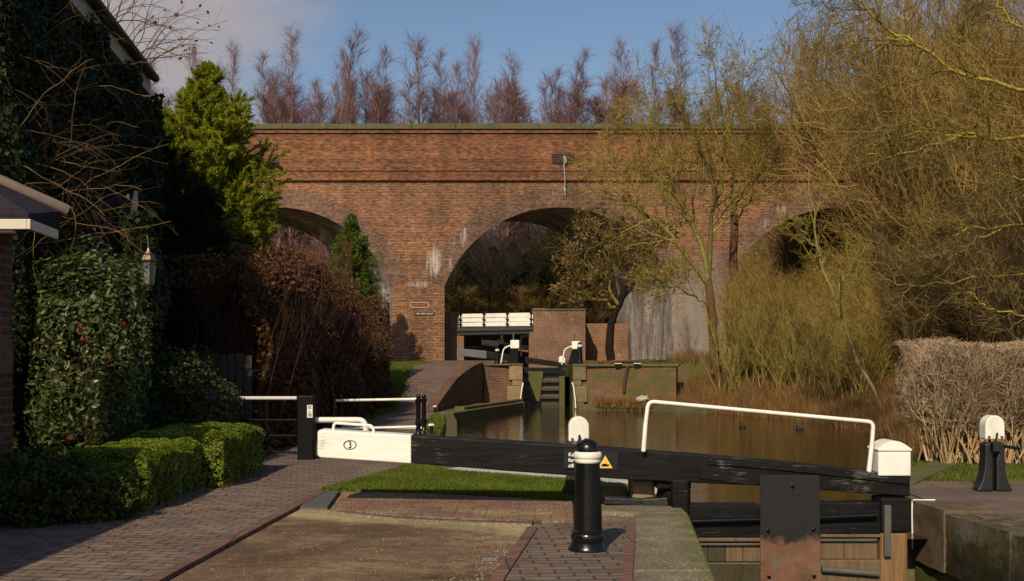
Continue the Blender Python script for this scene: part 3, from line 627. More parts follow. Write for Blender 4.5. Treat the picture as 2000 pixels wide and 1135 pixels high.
mb = MB(); mb.hexa([(bx(893), DB-.22, bz(647.5)), (bx(1040), DB-.22, bz(644.5)), (bx(1040), DB+2.5, bz(644.5)), (bx(893), DB+2.5, bz(647.5)), (bx(893), DB-.22, bz(639.5)), (bx(1040), DB-.22, bz(637.5)), (bx(1040), DB+2.5, bz(637.5)), (bx(893), DB+2.5, bz(639.5))]); mb.build('deck', m_plain('deck_black', (.03, .03, .034), .6), br)
for i in range(3):
    y0 = 613.5+i*8.6; mb = MB(); mb.hexa([(bx(897), DB-.12, bz(y0+7.2)), (bx(1041), DB-.12, bz(y0+5.8)), (bx(1041), DB-.06, bz(y0+5.8)), (bx(897), DB-.06, bz(y0+7.2)), (bx(897), DB-.12, bz(y0)), (bx(1041), DB-.12, bz(y0-2.6)), (bx(1041), DB-.06, bz(y0-2.6)), (bx(897), DB-.06, bz(y0))])
    mb.build('parapet_board', WHITE, br)
for x in (899.5, 945, 990.5, 1037):
    mb = MB(); zt = bz(612-(x-900)*.022); zb = bz(640); c = (bx(x), DB-.17)
    mb.lathe([(.06, 0), (.06, .06), (.045, .1), (.045, (zt-zb)*.18), (.10, (zt-zb)*.24), (.035, (zt-zb)*.3), (.045, (zt-zb)*.5), (.10, (zt-zb)*.56), (.035, (zt-zb)*.62), (.035, (zt-zb)*.86), (.10, (zt-zb)*.94), (.03, (zt-zb))], (c[0], c[1], zb), 12)
    mb.build('parapet_post', BLACK, br, smooth=True)
mb = MB(); mb.box((bx(1143)+.03, DB+2.9, -.3), (bx(1143)+4.2, DB+3.4, 1.65+(YH-632)*65/FPX))
tag(mb.build('retaining_wall', BR_ORANGE), 'low plain brick wall between the footbridge and the stained pier', 'wall')
# ------------------------------------------------------------------ far lock: walls
lw = thing('lock_wall', 'brick lock wall with sandstone corner beside the brick ramp at the far lock', 'lock wall', (-.5, 46, 0))
mb = MB(); mb.wall([(-1.15, 46.1), (.40, 46.3)], .45, -.7, 1.455); mb.build('brick_face', BR_RED, lw)
mb = MB(); mb.wall([(.35, 46.75), (.38, 66)], .6, -.9, 1.46); mb.build('chamber_face', BR_RED, lw)
mb = MB(); zz = [-.7, -.05, .62, .86, 1.46]
for i, (x0) in enumerate((-.02, -.2, .0, -.12)):
    mb.box((x0+.004, 46.14-.03*(i % 2), zz[i]+.006), (.44, 46.75, zz[i+1]))
mb.build('corner_stone', SAND, lw, bevel=.03)
mb = MB(); mb.box((-1.2, 46.05, 1.46), (-.02, 46.6, 1.535)); mb.box((-.02, 46.08, 1.462), (.46, 48.5, 1.54)); mb.build('coping', QUAY, lw, bevel=.02)
lw2 = thing('lock_wall', 'brick lock wall with sandstone corner below the crooked small tree', 'lock wall', (4.5, 46, 0))
mb = MB(); mb.wall([(2.56, 46.42), (5.0, 45.75), (6.6, 45.3)], .5, -.7, 1.42, 1); mb.build('brick_face', mat_brick('mossy_lock_brick', (.21, .085, .042), (.10, .06, .035), (.17, .14, .09), moss=.6), lw2)
mb = MB(); mb.wall([(2.55, 66), (2.55, 46.75)], .6, -.9, 1.46, 1); mb.build('chamber_face', GREENWOOD, lw2)
mb = MB()
for i, (x1) in enumerate((2.95, 3.1, 2.85, 3.05)):
    mb.box((2.5, 46.2-.03*(i % 2), zz[i]+.006), (x1, 46.8, zz[i+1]))
mb.build('corner_stone', mat_stone('olive_corner_stone', (.17, .135, .07), .3, (.09, .09, .025), .6), lw2, bevel=.03)
mb = MB(); mb.wall([(2.5, 46.15), (3.05, 46.12), (5.0, 45.66), (6.7, 45.2)], .6, 1.43, 1.53, 1); mb.build('coping', QUAY, lw2, bevel=.02)
mb = MB(); mb.tube([(4.56, 45.84, .35), (4.62, 45.8, 1.0), (4.72, 45.76, 1.44)], .07, 8); mb.build('drain_pipe', DARKWOOD, lw2)
mb = MB(); mb.box((4.15, 45.62, 1.532), (4.45, 45.85, 1.56)); mb.build('painted_edge', WHITE, lw2)
mb = MB(); mb.box((4.92, 45.45, 1.532), (5.2, 45.66, 1.56)); mb.build('painted_edge', WHITE, lw2)
# ramp's curving side wall
rw = [(-2.50, 37.2), (-2.42, 38.9), (-2.2, 40.8), (-2.02, 42), (-1.74, 43.2), (-1.42, 44.5), (-1.18, 46.05)]
o = MB(); o.wall(rw, .34, -.5, [float(left_h(y))+.10 for x, y in rw], 1); tag(o.build('ramp_wall', BR_RED), 'dark brick wall curving down the water side of the ramp', 'wall')
# quay and bank edges
o = MB(); o.wall([(.46, 44.5), (-1.86, 35.5)], .5, -1, .02, -1); o.wall([(.40, 45.0), (-1.6, 37.4)], .3, .022, .12, -1); tag(o.build('quay_edge', QUAY, bevel=.02), 'low mossy stone landing below the far lock wall', 'quay')
o = MB(); cr_ = [(-1.9, 35.7), (-1.72, 33.5), (-1.52, 31), (-1.36, 28), (-1.22, 25.2), (-1.1, 22), (-1.0, 19.5), (-.78, 17.0)]; o.wall(cr_, .27, -1, .02, -1); tag(o.build('canal_edge', mat_stone('damp_canal_edge_stone', (.12, .095, .05), .5, (.08, .085, .018), .5, 2.2), bevel=.02), 'curved mossy stone edge along the left side of the canal', 'canal edge')
o = MB(); o.wall([(-.78, 17.0), (.37, 16.2), (1.3, 15.6), (1.9, 14.6), (LHX0, 13.2)], .45, -1, .05, -1)
tag(o.build('canal_edge', mat_stone('white_edge', (.5, .48, .42), .1)), 'white painted canal edge behind the long black beam', 'canal edge')
o = MB(); o.wall([(LHX1, 13.0), (4.6, 14.6), (5.6, 16.4), (8.4, 21)], .45, -1, .0, -1); tag(o.build('canal_edge', QUAY), 'stone canal edge behind the white capped gate post', 'canal edge')
# low stone rim on the right under the reeds
o = MB(); o.wall([(2.52, 46.3), (2.7, 45.7), (3.4, 45.2), (5.4, 44.6), (7.2, 42.)], .4, -1, -.12, 1); tag(o.build('quay_edge', QUAY, bevel=.03), 'low mossy stone ledge at the water below the reeds', 'quay')
# ------------------------------------------------------------------ lock gate type used at the two far locks
def simple_gate(y, zb, label, labels_dx=0.):
    g = thing('lock_gate', label, 'lock gate', (1.5, y, zb))
    def bxm(name, a, b, m, **k):
        q = MB(); q.box((a[0], y+a[1], zb+a[2]), (b[0], y+b[1], zb+b[2])); return q.build(name, m, g, **k)
    q = MB(); q.hexa([(-1.1, y, zb+.24), (2.22, y, zb-.13), (2.22, y+.3, zb-.13), (-1.1, y+.3, zb+.24), (-1.1, y, zb+.58), (2.22, y, zb+.08), (2.22, y+.3, zb+.08), (-1.1, y+.3, zb+.58)]); q.build('balance_beam', BEAMBLK, g, bevel=.02)
    q = MB(); q.hexa([(-2.35, y-.01, zb+.38), (-1.1, y-.01, zb+.24), (-1.1, y+.31, zb+.24), (-2.35, y+.31, zb+.38), (-2.35, y-.01, zb+.70), (-1.1, y-.01, zb+.585), (-1.1, y+.31, zb+.585), (-2.35, y+.31, zb+.70)]); q.build('beam_tail', None_tail[0], g, bevel=.03)
    bxm('end_post', (2.05, -.02, -.5), (2.3, .3, .05), BEAMBLK, bevel=.02); bxm('end_post', (2.05, .0, -2.3), (2.3, .28, -.5), GREENWOOD, bevel=.02)
    q = MB(); q.prism([(2.04, zb+.08), (2.31, zb+.08), (2.31, zb+.28), (2.25, zb+.36), (2.10, zb+.36), (2.04, zb+.28)], y-.03, y+.3); q.build('post_cap', WHITE, g, bevel=.01)
    bxm('top_rail', (.4, .0, -.42), (2.05, .25, -.14), BEAMBLK, bevel=.02)
    q = MB()
    for z in (-.8, -1.15, -1.5): q.box((.4, y+.0, zb+z), (2.05, y+.2, zb+z+.16))
    q.build('cross_rail', DARKWOOD, g, bevel=.02)  # darker wood puts the gate's shadow into its rails and planking
    bxm('planking', (.4, .2, -2.3), (2.05, .26, -.42), DARKWOOD)
    q = MB(); q.prism([(.86, zb-1.6), (1.2, zb-1.6), (1.36, zb-.3), (.70, zb-.3)], y-.08, y-.02); q.build('paddle_board', GREENWOOD, g)
    return g
SHADEWHT = m_plain('shaded_white_paint', (.10, .10, .11), .6, .2, 5); None_tail = [SHADEWHT]  # white tail in shade, the shade painted in as grey
g1 = simple_gate(49., 1.5, 'mossy lock gate with black balance beam and shaded white tail at the far lock')
None_tail[0] = WHITE
g2 = copy_tree(g1, loc=(2.05, 66.2, 2.2), label='lock gate with white beam tail seen through the footbridge opening')
for c in kids(g2):
    if c.name.startswith('beam_tail'): c.data = c.data.copy(); c.data.materials[0] = WHITE
# paddle gears on the far lock
def paddle_gear(x, y, z, label, s=1., flip=1):
    g = thing('paddle_gear', label, 'paddle gear', (x, y, z))
    q = MB(); q.hexa([(x-.26*s, y-.18, z), (x+.26*s, y-.18, z), (x+.26*s, y+.18, z), (x-.26*s, y+.18, z), (x-.14*s+.1*flip, y-.14, z+.75*s), (x+.14*s+.1*flip, y-.14, z+.75*s), (x+.14*s+.1*flip, y+.14, z+.75*s), (x-.14*s+.1*flip, y+.14, z+.75*s)]); q.build('pedestal', BLACK_DULL, g, bevel=.02)
    q = MB(); q.cbox((x+.1*flip, y-.02, z+.86*s), (.38*s, .34, .36*s)); q.build('gear_box', WHITE, g, bevel=.03)
    q = MB(); q.tube([(x+.02*flip, y+.05, z+.6*s), (x+.05*flip, y+.05, z+1.35*s)], .035, 8); q.build('rack_bar', STEEL, g)
    q = MB(); q.tube(bend([(x-.5*flip, y-.1, z), (x-.38*flip, y-.1, z+.7*s), (x-.05*flip, y-.1, z+.82*s)], .3), .03, 8); q.build('guard_rail', WHITE, g, smooth=True)
    return g
paddle_gear(.02, 48.3, 1.5, 'white boxed paddle gear standing over the left wall of the far lock', 1., 1)
paddle_gear(2.62, 48.0, 1.5, 'paddle gear with curved white guard on the right wall of the far lock', .95, 1)
paddle_gear(-.55, 65.2, 2.0, 'distant paddle gear under the footbridge deck beside the white beam tail', .9, -1)
q = MB(); q.box((-3.2, 67.0, .8), (1.6, 67.5, 2.55)); tag(q.build('low_wall', BR_ORANGE), 'low sunlit brick wall seen under the footbridge deck', 'wall')
q = MB(); q.tube(bend([(.52, 64.6, 1.8), (.52, 64.6, 3.05), (1.3, 64.6, 3.12), (1.3, 64.6, 1.8)], .12), .05, 8); tag(q.build('white_frame', WHITE, smooth=True), 'white bent rail frame under the right end of the footbridge', 'railing')
# white grab rails down the lock mouth
for x, lab in ((.47, 'curved white grab rail on the left mouth of the far lock'), (2.46, 'curved white grab rail on the right mouth of the far lock')):
    s = 1 if x < 1 else -1
    q = MB(); q.tube([(x-.02*s, 46.05, .72), (x-.06*s, 45.98, .55), (x-.12*s, 45.96, .1), (x-.14*s, 45.98, -.28)], .027, 8); q.tube([(x-.02*s, 46.1, .72), (x-.02*s, 46.5, .75)], .03, 6); tag(q.build('grab_rail', WHITE, smooth=True), lab, 'grab rail')
# ------------------------------------------------------------------ bollards
def bollard(x, y, z, s, label, ring=True):
    g = thing('bollard', label, 'bollard', (x, y, z))
    q = MB(); q.lathe([(.168*s, 0), (.17*s, .012*s), (.162*s, .03*s), (.148*s, .055*s), (.138*s, .07*s), (.14*s, .085*s), (.146*s, .1*s), (.146*s, .135*s), (.138*s, .148*s), (.14*s, .16*s), (.139*s, .172*s), (.128*s, .18*s), (.1265*s, .2*s), (.106*s, .745*s), (.106*s, .76*s)], (x, y, z), 40); q.build('shaft', BLACK, g, smooth=True)
    q = MB(); q.lathe([(.106*s, .757*s), (.112*s, .765*s), (.114*s, .775*s), (.112*s, .79*s), (.122*s, .80*s), (.125*s, .818*s), (.122*s, .838*s), (.108*s, .85*s), (.1*s, .853*s)], (x, y, z), 40); q.build('collar', WHITE, g, smooth=True)
    q = MB(); q.lathe([(.1*s, .85*s)]+[(.1*s*math.cos(a), .872*s+.092*s*math.sin(a)) for a in np.linspace(0, math.pi/2*.98, 12)], (x, y, z), 40); q.build('dome', BLACK, g, smooth=True)
    return g
bollard(.655, 9.75, .014, 1., 'large black bollard with a white collar in front of the beam')
bollard(2.86, 47.6, 1.5, .98, 'black bollard with a white collar beside the curved guard across the canal')
bollard(-.62, 47.4, 1.5, .75, 'small black bollard with white top beside the far balance beam')
bollard(-.2, 65.0, 2.0, .8, 'distant white topped bollard seen under the footbridge')
for i, (x, y, h) in enumerate(((844.5, 800, .17), (847, 796, .17), (849.5, 806, .17), (842.5, 850, .2))):
    p = G(x, y); q = thing('mooring_pin', ['front', 'middle', 'rear', ''][i] and '', 'mooring pin', p) if 0 else thing('mooring_pin', ['short white topped mooring pin, middle one of the three before the ramp', 'short white topped mooring pin, farthest of the three before the ramp', 'short white topped mooring pin, nearest of the three before the ramp', 'short white topped mooring pin just behind the black and white beam'][i], 'mooring pin', p, 'white topped mooring pins')
    m_ = MB(); m_.lathe([(.04, 0), (.036, h)], p, 10); m_.build('stem', BLACK, q); m_ = MB(); m_.lathe([(.04, h), (.075, h+.012), (.075, h+.04), (.045, h+.055)], p, 12); m_.build('cap', WHITE, q)
# ------------------------------------------------------------------ near lock: chamber walls
nl = thing('lock_wall', 'near lock wall under the worn concrete edge beside the big bollard', 'lock wall', (1.6, 10, 0))
mb = MB(); mb.wall([(1.06, 4), (1.50, 8.44), (1.87, 12.0)], .5, -3, -.30); mb.build('brick_face', BR_RED, nl)
mb = MB(); pl = [(1.06, 4), (1.50, 8.44), (1.87, 12.0)]; yb = [4, 5.6, 7.1, 8.7, 10.3, 12.0]
for a, b in zip(yb[:-1], yb[1:]):
    xa, xb = np.interp([a, b], [4, 8.44, 12.0], [1.10, 1.525, 1.88]); ia, ib = np.interp([a, b], [4, 8.44, 11.17, 12.], [.5, .90, 1.23, 1.3]); mb.slab([(ia, a+.003), (xa, a+.003), (xb, b-.003), (ib, b-.003)], -.32, .032)
mb.slab([(.72, 12.15), (1.3, 12.02), (1.88, 12.01), (1.88, 12.75), (.72, 12.75)], -.3, .034)
mb.build('coping_stone', CONC, nl, bevel=.035, seg=3)
nr = thing('lock_wall', 'right side lock wall of big mossy stones with a pale quoin', 'lock wall', (5, 10, 0))
mb = MB(); mb.wall([(4.62, 12.9), (4.68, 12.2), (4.86, 10.4), (5.3, 4)], .6, -3, -.56, 1); mb.build('brick_face', mat_brick('wet_mossy_brick', (.10, .075, .045), (.06, .05, .03), (.12, .11, .06), moss=.7, bw=.3, rh=.1), nr)
mb = MB(); pts = [(4.585, 12.05, 12.9), (4.63, 10.75, 12.03), (4.76, 9.3, 10.73), (4.95, 7.6, 9.28), (5.2, 5, 7.58)]
o = None
for i, (x, a, b) in enumerate(pts):
    x2 = pts[i+1][0] if i+1 < len(pts) else 5.4; q = MB(); dz = (.0, -.035, -.05, -.05, -.05)[i]; q.hexa([(x2-.01, a+.008, -.62), (x2+.65, a+.008, -.62), (x+.65, b-.008, -.62), (x, b-.008, -.62), (x2-.01, a+.008, .05+dz), (x2+.65, a+.008, .05+dz), (x+.65, b-.008, .05+dz), (x, b-.008, .05+dz)])
    roughen(q.build('coping_stone', SAND_BROWN if i == 0 else SAND_MOSS, nr, bevel=0), 9, .028 if i else .014, 4., i*3.1)
q = MB(); q.tube([(4.60, 12.93, .052), (4.86, 12.94, .052)], .010, 6); q.tube([(4.585, 12.9, .04), (4.574, 12.88, -.05), (4.572, 12.86, -.5)], .009, 6); q.build('painted_edge', WHITE, nr)
# ------------------------------------------------------------------ near lock: the gate
def bp(x, y, d): return P(x, y, d)
gate = thing('lock_gate', 'near black lock gate with long white tailed balance beam and rusty plate', 'lock gate', (2.9, 12.4, -.8))
ST = [(803, 851, 905), (1000, 863, 921), (1210, 877, 936), (1345, 887.5, 943), (1485, 899, 949), (1600, 910, 957), (1778, 928.5, 970.5)]
def bd(x): return 12.62+(x-620)/1158*(-.22)
def loft(q, st, th, yoff=0.):
    vs = []
    for x, t, b in st:
        d = bd(x)+yoff; T = P(x, t, d); B = P(x, b, d); vs += [B, T, T+Vector((0, th, 0)), B+Vector((0, th, 0))]
    fs = [(0, 1, 2, 3), tuple(4*(len(st)-1)+k for k in (3, 2, 1, 0))]
    for i in range(len(st)-1):
        for k in range(4): fs.append((4*i+k, 4*i+4+k, 4*i+4+(k+1) % 4, 4*i+(k+1) % 4))
    q.add(vs, fs)
q = MB(); loft(q, ST, .32); beam = q.build('balance_beam', BEAMBLK, gate, bevel=.015)
q = MB(); loft(q, [(620, 843, 889), (624, 839.5, 893.5), (803, 850.6, 905.4)], .325, -.003); tail = q.build('beam_tail', BEAMWHT, gate, bevel=.012)
q = MB(); c = P(683.5, 869, bd(683)-.008)    # oval round the number
N = 36; vs = []; fs = []
for k in range(N):
    a = 2*math.pi*k/N
    for rr in (1., .86): vs += [(c.x+.0745*rr*math.cos(a)*(1 if rr == 1 else .99), c.y, c.z+.053*rr*math.sin(a))]
for k in range(N): j = (k+1) % N; fs.append((2*k, 2*k+1, 2*j+1, 2*j))
q.add(vs, fs); num = q.build('number_oval', BLACK, tail)
text('number', '3', .105, (c.x, c.y-.002, c.z-.002), BLACK, tail, align='CENTER', sx=.8, ext=.001, offset=.001)
q = MB(); d = bd(690)+.12; q.tube(bend([P(651, 842, d), P(652, 826, d), P(728, 831.5, d), P(730.5, 848, d)], .06), .0165, 10); q.build('grab_handle', WHITE, gate, smooth=True)
# laminated top plank and lower gate plank over the gate end
q = MB(); loft(q, [(1384, 891.5, 907), (1485, 899.6, 915), (1600, 910.6, 926), (1777, 929, 947.5)], .02, -.022); q.build('beam_plank', BEAMBLK, gate, bevel=.006)
q = MB(); loft(q, [(1366, 914, 935), (1470, 926, 948.5), (1485, 928, 946.)], .02, -.016); q.build('beam_splice', BEAMBLK, gate, bevel=.006)
# handrail
q = MB(); d = 12.42; q.tube(bend([P(1257, 882, d), P(1261, 826, d), P(1266.5, 784, d), P(1706, 824.5, d), P(1703, 866, d), P(1697, 921, d)], .07, 6), .0225, 12); q.tube([P(1256.8, 881, d), P(1261, 826, d)], [.026, .0245], 12); q.tube([P(1702.6, 870, d), P(1697, 922, d)], [.024, .028], 12); q.build('handrail', WHITE, gate, smooth=True)
# gate frame: y of the gate front
gy = 12.36
def gx(x, d=gy): return (x-1000)*d/FPX
def gz(y, d=gy): return HC-(y-YH)*d/FPX
def gb(name, x0, x1, y0, y1, m, ya=0., yb=.2, bev=.012, q=None, build=True):
    q = q or MB(); q.box((gx(x0), gy+ya, gz(y1)), (gx(x1), gy+yb, gz(y0)))
    return q.build(name, m, gate, bevel=bev) if build else q
gb('heel_post', 1314, 1347, 936, 1300, BEAMBLK, .03, .3, .03)
gb('top_rail', 1347, 1487, 986.5, 1050, BEAMBLK, .0, .26); gb('top_rail', 1598, 1722, 982, 1043, BEAMBLK, .0, .26)
for x0, x1, y0, y1 in ((1352, 1487, 1018.5, 1014.5), (1600, 1712, 1011.5, 1006.5)):
    q = MB(); q.tube([P(x0, y0, gy-.05), P(x1, y1, gy-.05)], .03, 12); q.build('pipe', BLACK, gate, smooth=True)
gb('rail_lip', 1347, 1487, 1050.4, 1057, RAWWOOD, -.02, .2, .004); gb('rail_lip', 1600, 1722, 1043.4, 1049, RAWWOOD, -.02, .2, .004)
gb('slot_back', 1347, 1722, 1050, 1068, BLACK, .16, .2, 0)
gb('steel_bar', 1350, 1487, 1061, 1065.5, STEEL, .0, .05, .004); gb('steel_bar', 1600, 1714, 1052.5, 1057.5, STEEL, .0, .05, .004)
for i, (a, b) in enumerate(((1352, 1384), (1385, 1418), (1419, 1452), (1453, 1487))): gb('plank', a, b, 1066, 1098, [DARKWOOD, DARKWOOD, RAWWOOD, RAWWOOD][i], .04, .16, .006)
for a, b in ((1601, 1650.5), (1651.5, 1716)): gb('plank', a, b, 1058, 1093, RAWWOOD, .04, .16, .006)
gb('cross_rail', 1347, 1487, 1098.5, 1150, DARKWOOD, -.02, .2); gb('cross_rail', 1600, 1722, 1093.5, 1147, RAWWOOD, -.02, .2)
q = MB(); q.tube([P(1605, 1112, gy-.05), P(1716, 1121, gy-.05)], .035, 12); q.build('pipe', STEEL, gate, smooth=True)
gb('planking', 1347, 1722, 1148, 1330, DARKWOOD, .05, .16, 0)
for y0, y1 in ((1175, 1215), (1255, 1300)): gb('cross_rail', 1347, 1722, y0, y1, DARKWOOD, -.02, .2)
q = MB(); dp = gy-.10; q.hexa([P(1487, 1330, dp), P(1606, 1330, dp), P(1606, 1330, dp)+Vector((0, .03, 0)), P(1487, 1330, dp)+Vector((0, .03, 0)), P(1484.5, 928, dp), P(1601, 929, dp), P(1601, 929, dp)+Vector((0, .03, 0)), P(1484.5, 928, dp)+Vector((0, .03, 0))]); plate_o = q.build('paddle_plate', RUSTPLATE, gate, bevel=.004)
q = MB()
for x, y in ((1500, 1036), (1589, 1034), (1502, 1126), (1590, 1125), (1548, 949)): q.cbox(P(x, y, dp-.012), (.034, .03, .034), ry=R(20))
q.build('bolt_heads', BLACK, plate_o, bevel=.006)
gb('gate_post', 1718, 1777, 972, 1038, BEAMBLK, -.06, .3, .02); gb('gate_post', 1719, 1772, 1038.5, 1330, POSTWOOD, -.03, .28, .03)
gb('strap', 1723, 1736, 985, 1085, STEEL, -.085, -.031, .006)
q = MB(); d = 12.40; A = P(1714, 927.5, d); B = P(1777.5, 926, d); T = P(1714, 881, d); w_ = B.x-A.x
q.box((A.x, d-.03, A.z-.01), (B.x, d+.33, T.z)); q.build('post_cap', WHITE, gate, bevel=.012)
q = MB(); n = 14; arc = [(A.x-.008+(w_+.016)*k/n, T.z+.003+.02+.09*math.sin(math.pi*k/n)) for k in range(n+1)]
q.prism([(A.x-.008, T.z+.003)]+arc+[(B.x+.008, T.z+.003)], d-.045, d+.345); q.build('post_cap_top', WHITE, gate, bevel=.008)
# warning notice on the beam: partly behind the bollard
sx0 = 1102; d = bd(1150)-.012
q = MB(); a = P(1101, 872.5, d); b = P(1207, 917.5, d); q.hexa([P(1101, 915, d), P(1206, 918, d), P(1206, 918, d)+Vector((0, .01, 0)), P(1101, 915, d)+Vector((0, .01, 0)), P(1101, 876, d), P(1206, 881, d), P(1206, 881, d)+Vector((0, .01, 0)), P(1101, 876, d)+Vector((0, .01, 0))])
notice = q.build('warning_notice', m_plain('notice_black', (.012, .012, .014), .4, .2, 5, .4, 0), gate)
for i, tx in enumerate(('Keep boat', 'forward of', 'cill marker')):
    text('notice_text', tx, .056, P(1110, 888.+i*10.8, d-.004), WHITE, notice, ext=.001, offset=.0012, sx=1., ry=R(1.5))
YEL = m_plain('sign_yellow', (.75, .48, .10), .5, .05, 3, .4, 0)
def tri(cx, cy, h, dd, m, name):
    q = MB(); q.prism([(P(cx-h*.58, cy+h*.5, dd).x, P(cx, cy+h*.5, dd).z), (P(cx+h*.58, cy+h*.5, dd).x, P(cx, cy+h*.5, dd).z), (P(cx, cy, dd).x, P(cx, cy-h*.5, dd).z)], dd, dd+.002); return q.build(name, m, notice)
tri(1182, 901.5, 27.5, d-.003, YEL, 'warning_triangle')
q = MB(); c = P(1182, 909, d-.006); s = FPX/d
q.prism([(c.x-8/s, c.z+1.5/s), (c.x-6/s, c.z-2/s), (c.x+6/s, c.z-2/s), (c.x+8.5/s, c.z+2/s), (c.x+4/s, c.z+1.2/s), (c.x+3/s, c.z+3.4/s), (c.x-5/s, c.z+3/s), (c.x-5.5/s, c.z+1.5/s)], d-.0065, d-.004); q.build('boat_symbol', BLACK, notice)
q = MB()
for a, b in (((1182-15.5, 915), (1182, 888)), ((1182, 888), (1182+15.5, 915)), ((1182+15.5, 915), (1182-15.5, 915))):
    q.tube([P(*a, d-.004), P(*b, d-.004)], .0035, 6)
q.build('triangle_border', BLACK, notice)
# heel ironwork and broken stone under the beam
hs = thing('gate_anchor', 'broken sandstone block with black timber frame under the beam by the lock edge', 'gate anchor', (1.5, 12.7, 0))
q = MB(); q.box((1.36, 12.75, .05), (1.62, 13.25, .30)); q.build('stone_block', SAND, hs, bevel=.04)
q = MB(); q.box((.80, 13.0, .035), (1.34, 13.5, .20)); q.build('step_stone', QUAY, hs, bevel=.04)
q = MB(); q.box((1.61, 12.55, .22), (2.0, 12.95, .36)); q.box((1.9, 12.6, .04), (2.0, 12.9, .22)); q.build('timber_collar', BEAMBLK, hs, bevel=.02)
q = MB(); q.cbox((1.78, 12.72, .12), (.2, .25, .2), rz=.5, rx=.3); q.cbox((1.3, 12.7, .07), (.55, .2, .08), rz=.1, ry=.06); q.cbox((1.62, 12.65, .06), (.3, .2, .12), rz=-.3, ry=-.1); q.build('iron_scrap', BLACK_ROUGH, hs, bevel=.015)
# ------------------------------------------------------------------ paddle stands with white half-round caps
def paddle_stand(x, y, z, s=1., label=''):
    g = thing('paddle_stand', label, 'paddle stand', (x, y, z))
    for sg_ in (-1, 1):
        pr = [(.018, 0), (.215, 0), (.215, .03), (.17, .12), (.135, .26), (.122, .45), (.128, .60), (.05, .62), (.045, .5), (.02, .4)]
        q = MB(); q.prism([(x+sg_*a*s, z+b*s) for a, b in (pr if sg_ > 0 else pr[::-1])][::-1], y-.1, y+.1); q.build('leg', BLACK_ROUGH, g, bevel=.02)
    q = MB(); q.box((x-.03*s, y-.02, z), (x+.03*s, y+.08, z+.6*s)); q.tube([(x-.02, y-.05, z+.02), (x-.02, y-.05, z+.56*s)], .012, 8); q.build('rack_bar', BLACK, g)
    n = 16; arc = [(x+.122*s*math.cos(math.pi*k/n), z+.83*s+.125*s*math.sin(math.pi*k/n)) for k in range(n+1)]
    q = MB(); q.prism(([(x-.122*s, z+.655*s), (x+.122*s, z+.655*s)]+arc)[::-1], y-.10, y+.10); cap = q.build('cap', WHITE, g, bevel=.015)
    q = MB(); q.cbox((x, y-.12, z+.57*s), (.09*s, .06, .12*s)); q.tube([(x-.01, y-.13, z+.60*s), (x+.005, y-.15, z+.74*s)], .014, 8); q.build('spindle', BLACK_ROUGH, g)
    q = MB()
    for dx in (-.08, .08): q.cbox((x+dx*s, y-.105, z+.685*s), (.03, .02, .03))
    q.build('cap_bolt', STEEL, cap)
    return g
ps = paddle_stand(6.05, 14.2, .012, 1.0, 'black paddle stand with white half round cap before the clipped bare hedge')
q = MB(); q.tube([(6.17, 14.1, .58), (6.38, 14.15, .545)], .02, 8); q.build('catch_bar', BLACK, ps)
copy_tree(ps, loc=(.80, 13.55, .03), label='paddle stand with white half round cap behind the big bollard')
# ------------------------------------------------------------------ gate, barrier and railings at the left
lg = thing('field_gate', 'dark field gate with pale top bar between the hedge and a black post', 'gate', (-4.5, 18.8, 0))
zt = HC-(778-YH)*18.8/FPX
q = MB(); q.tube([(-6.0, 18.85, zt), (-3.6, 18.85, zt)], .033, 10); q.build('top_bar', m_plain('pale_grey_paint', (.52, .5, .5), .45, .06, 3), lg, smooth=True)
q = MB()
for z in (.12, .40, .66): q.tube([(-6.0, 18.85, z), (-3.6, 18.85, z)], .02, 8)
q.build('bar', BLACK_DULL, lg)
q = MB()
for x in (-5.4, -4.1): q.tube([(x, 18.87, .1), (x, 18.87, zt)], .018, 8)
q.build('upright', BLACK_DULL, lg)
gp = thing('gate_post', 'thick square black gate post carrying a small white notice', 'post', (-3.42, 18.8, 0))
q = MB(); q.box((-3.56, 18.66, -.05), (-3.29, 18.93, HC-(773-YH)*18.7/FPX)); q.build('post', m_plain('black_painted_oak', (.006, .006, .007), .5, .4, 6, .12), gp, bevel=.015)
p = P(605, 803.5, 18.64); q = MB(); q.box((p.x-.045, 18.645, p.z-.105), (p.x+.045, 18.655, p.z+.105)); nb = q.build('notice', WHITE, gp)
q = MB(); q.prism([(p.x-.018, p.z-.015), (p.x+.018, p.z-.015), (p.x, p.z+.02)], 18.64, 18.644)
for i in range(5): q.box((p.x-.03, 18.64, p.z-.085+i*.012), (p.x+.03, 18.644, p.z-.079+i*.012)); q.box((p.x-.03, 18.64, p.z+.045+i*.011), (p.x+.03-.008*(i % 3), 18.644, p.z+.05+i*.011))
q.build('notice_print', m_plain('print_grey', (.2, .2, .2), .6), nb)
q = MB(); d = 18.9; q.tube(bend([P(612, 820.5, d), P(712, 820.5, d), P(716, 850, d), P(716, 905, d)], .14, 7), .05, 14); tag(q.build('barrier_hoop', WHITE, smooth=True), 'thick white tubular hoop beside the black gate post', 'barrier')
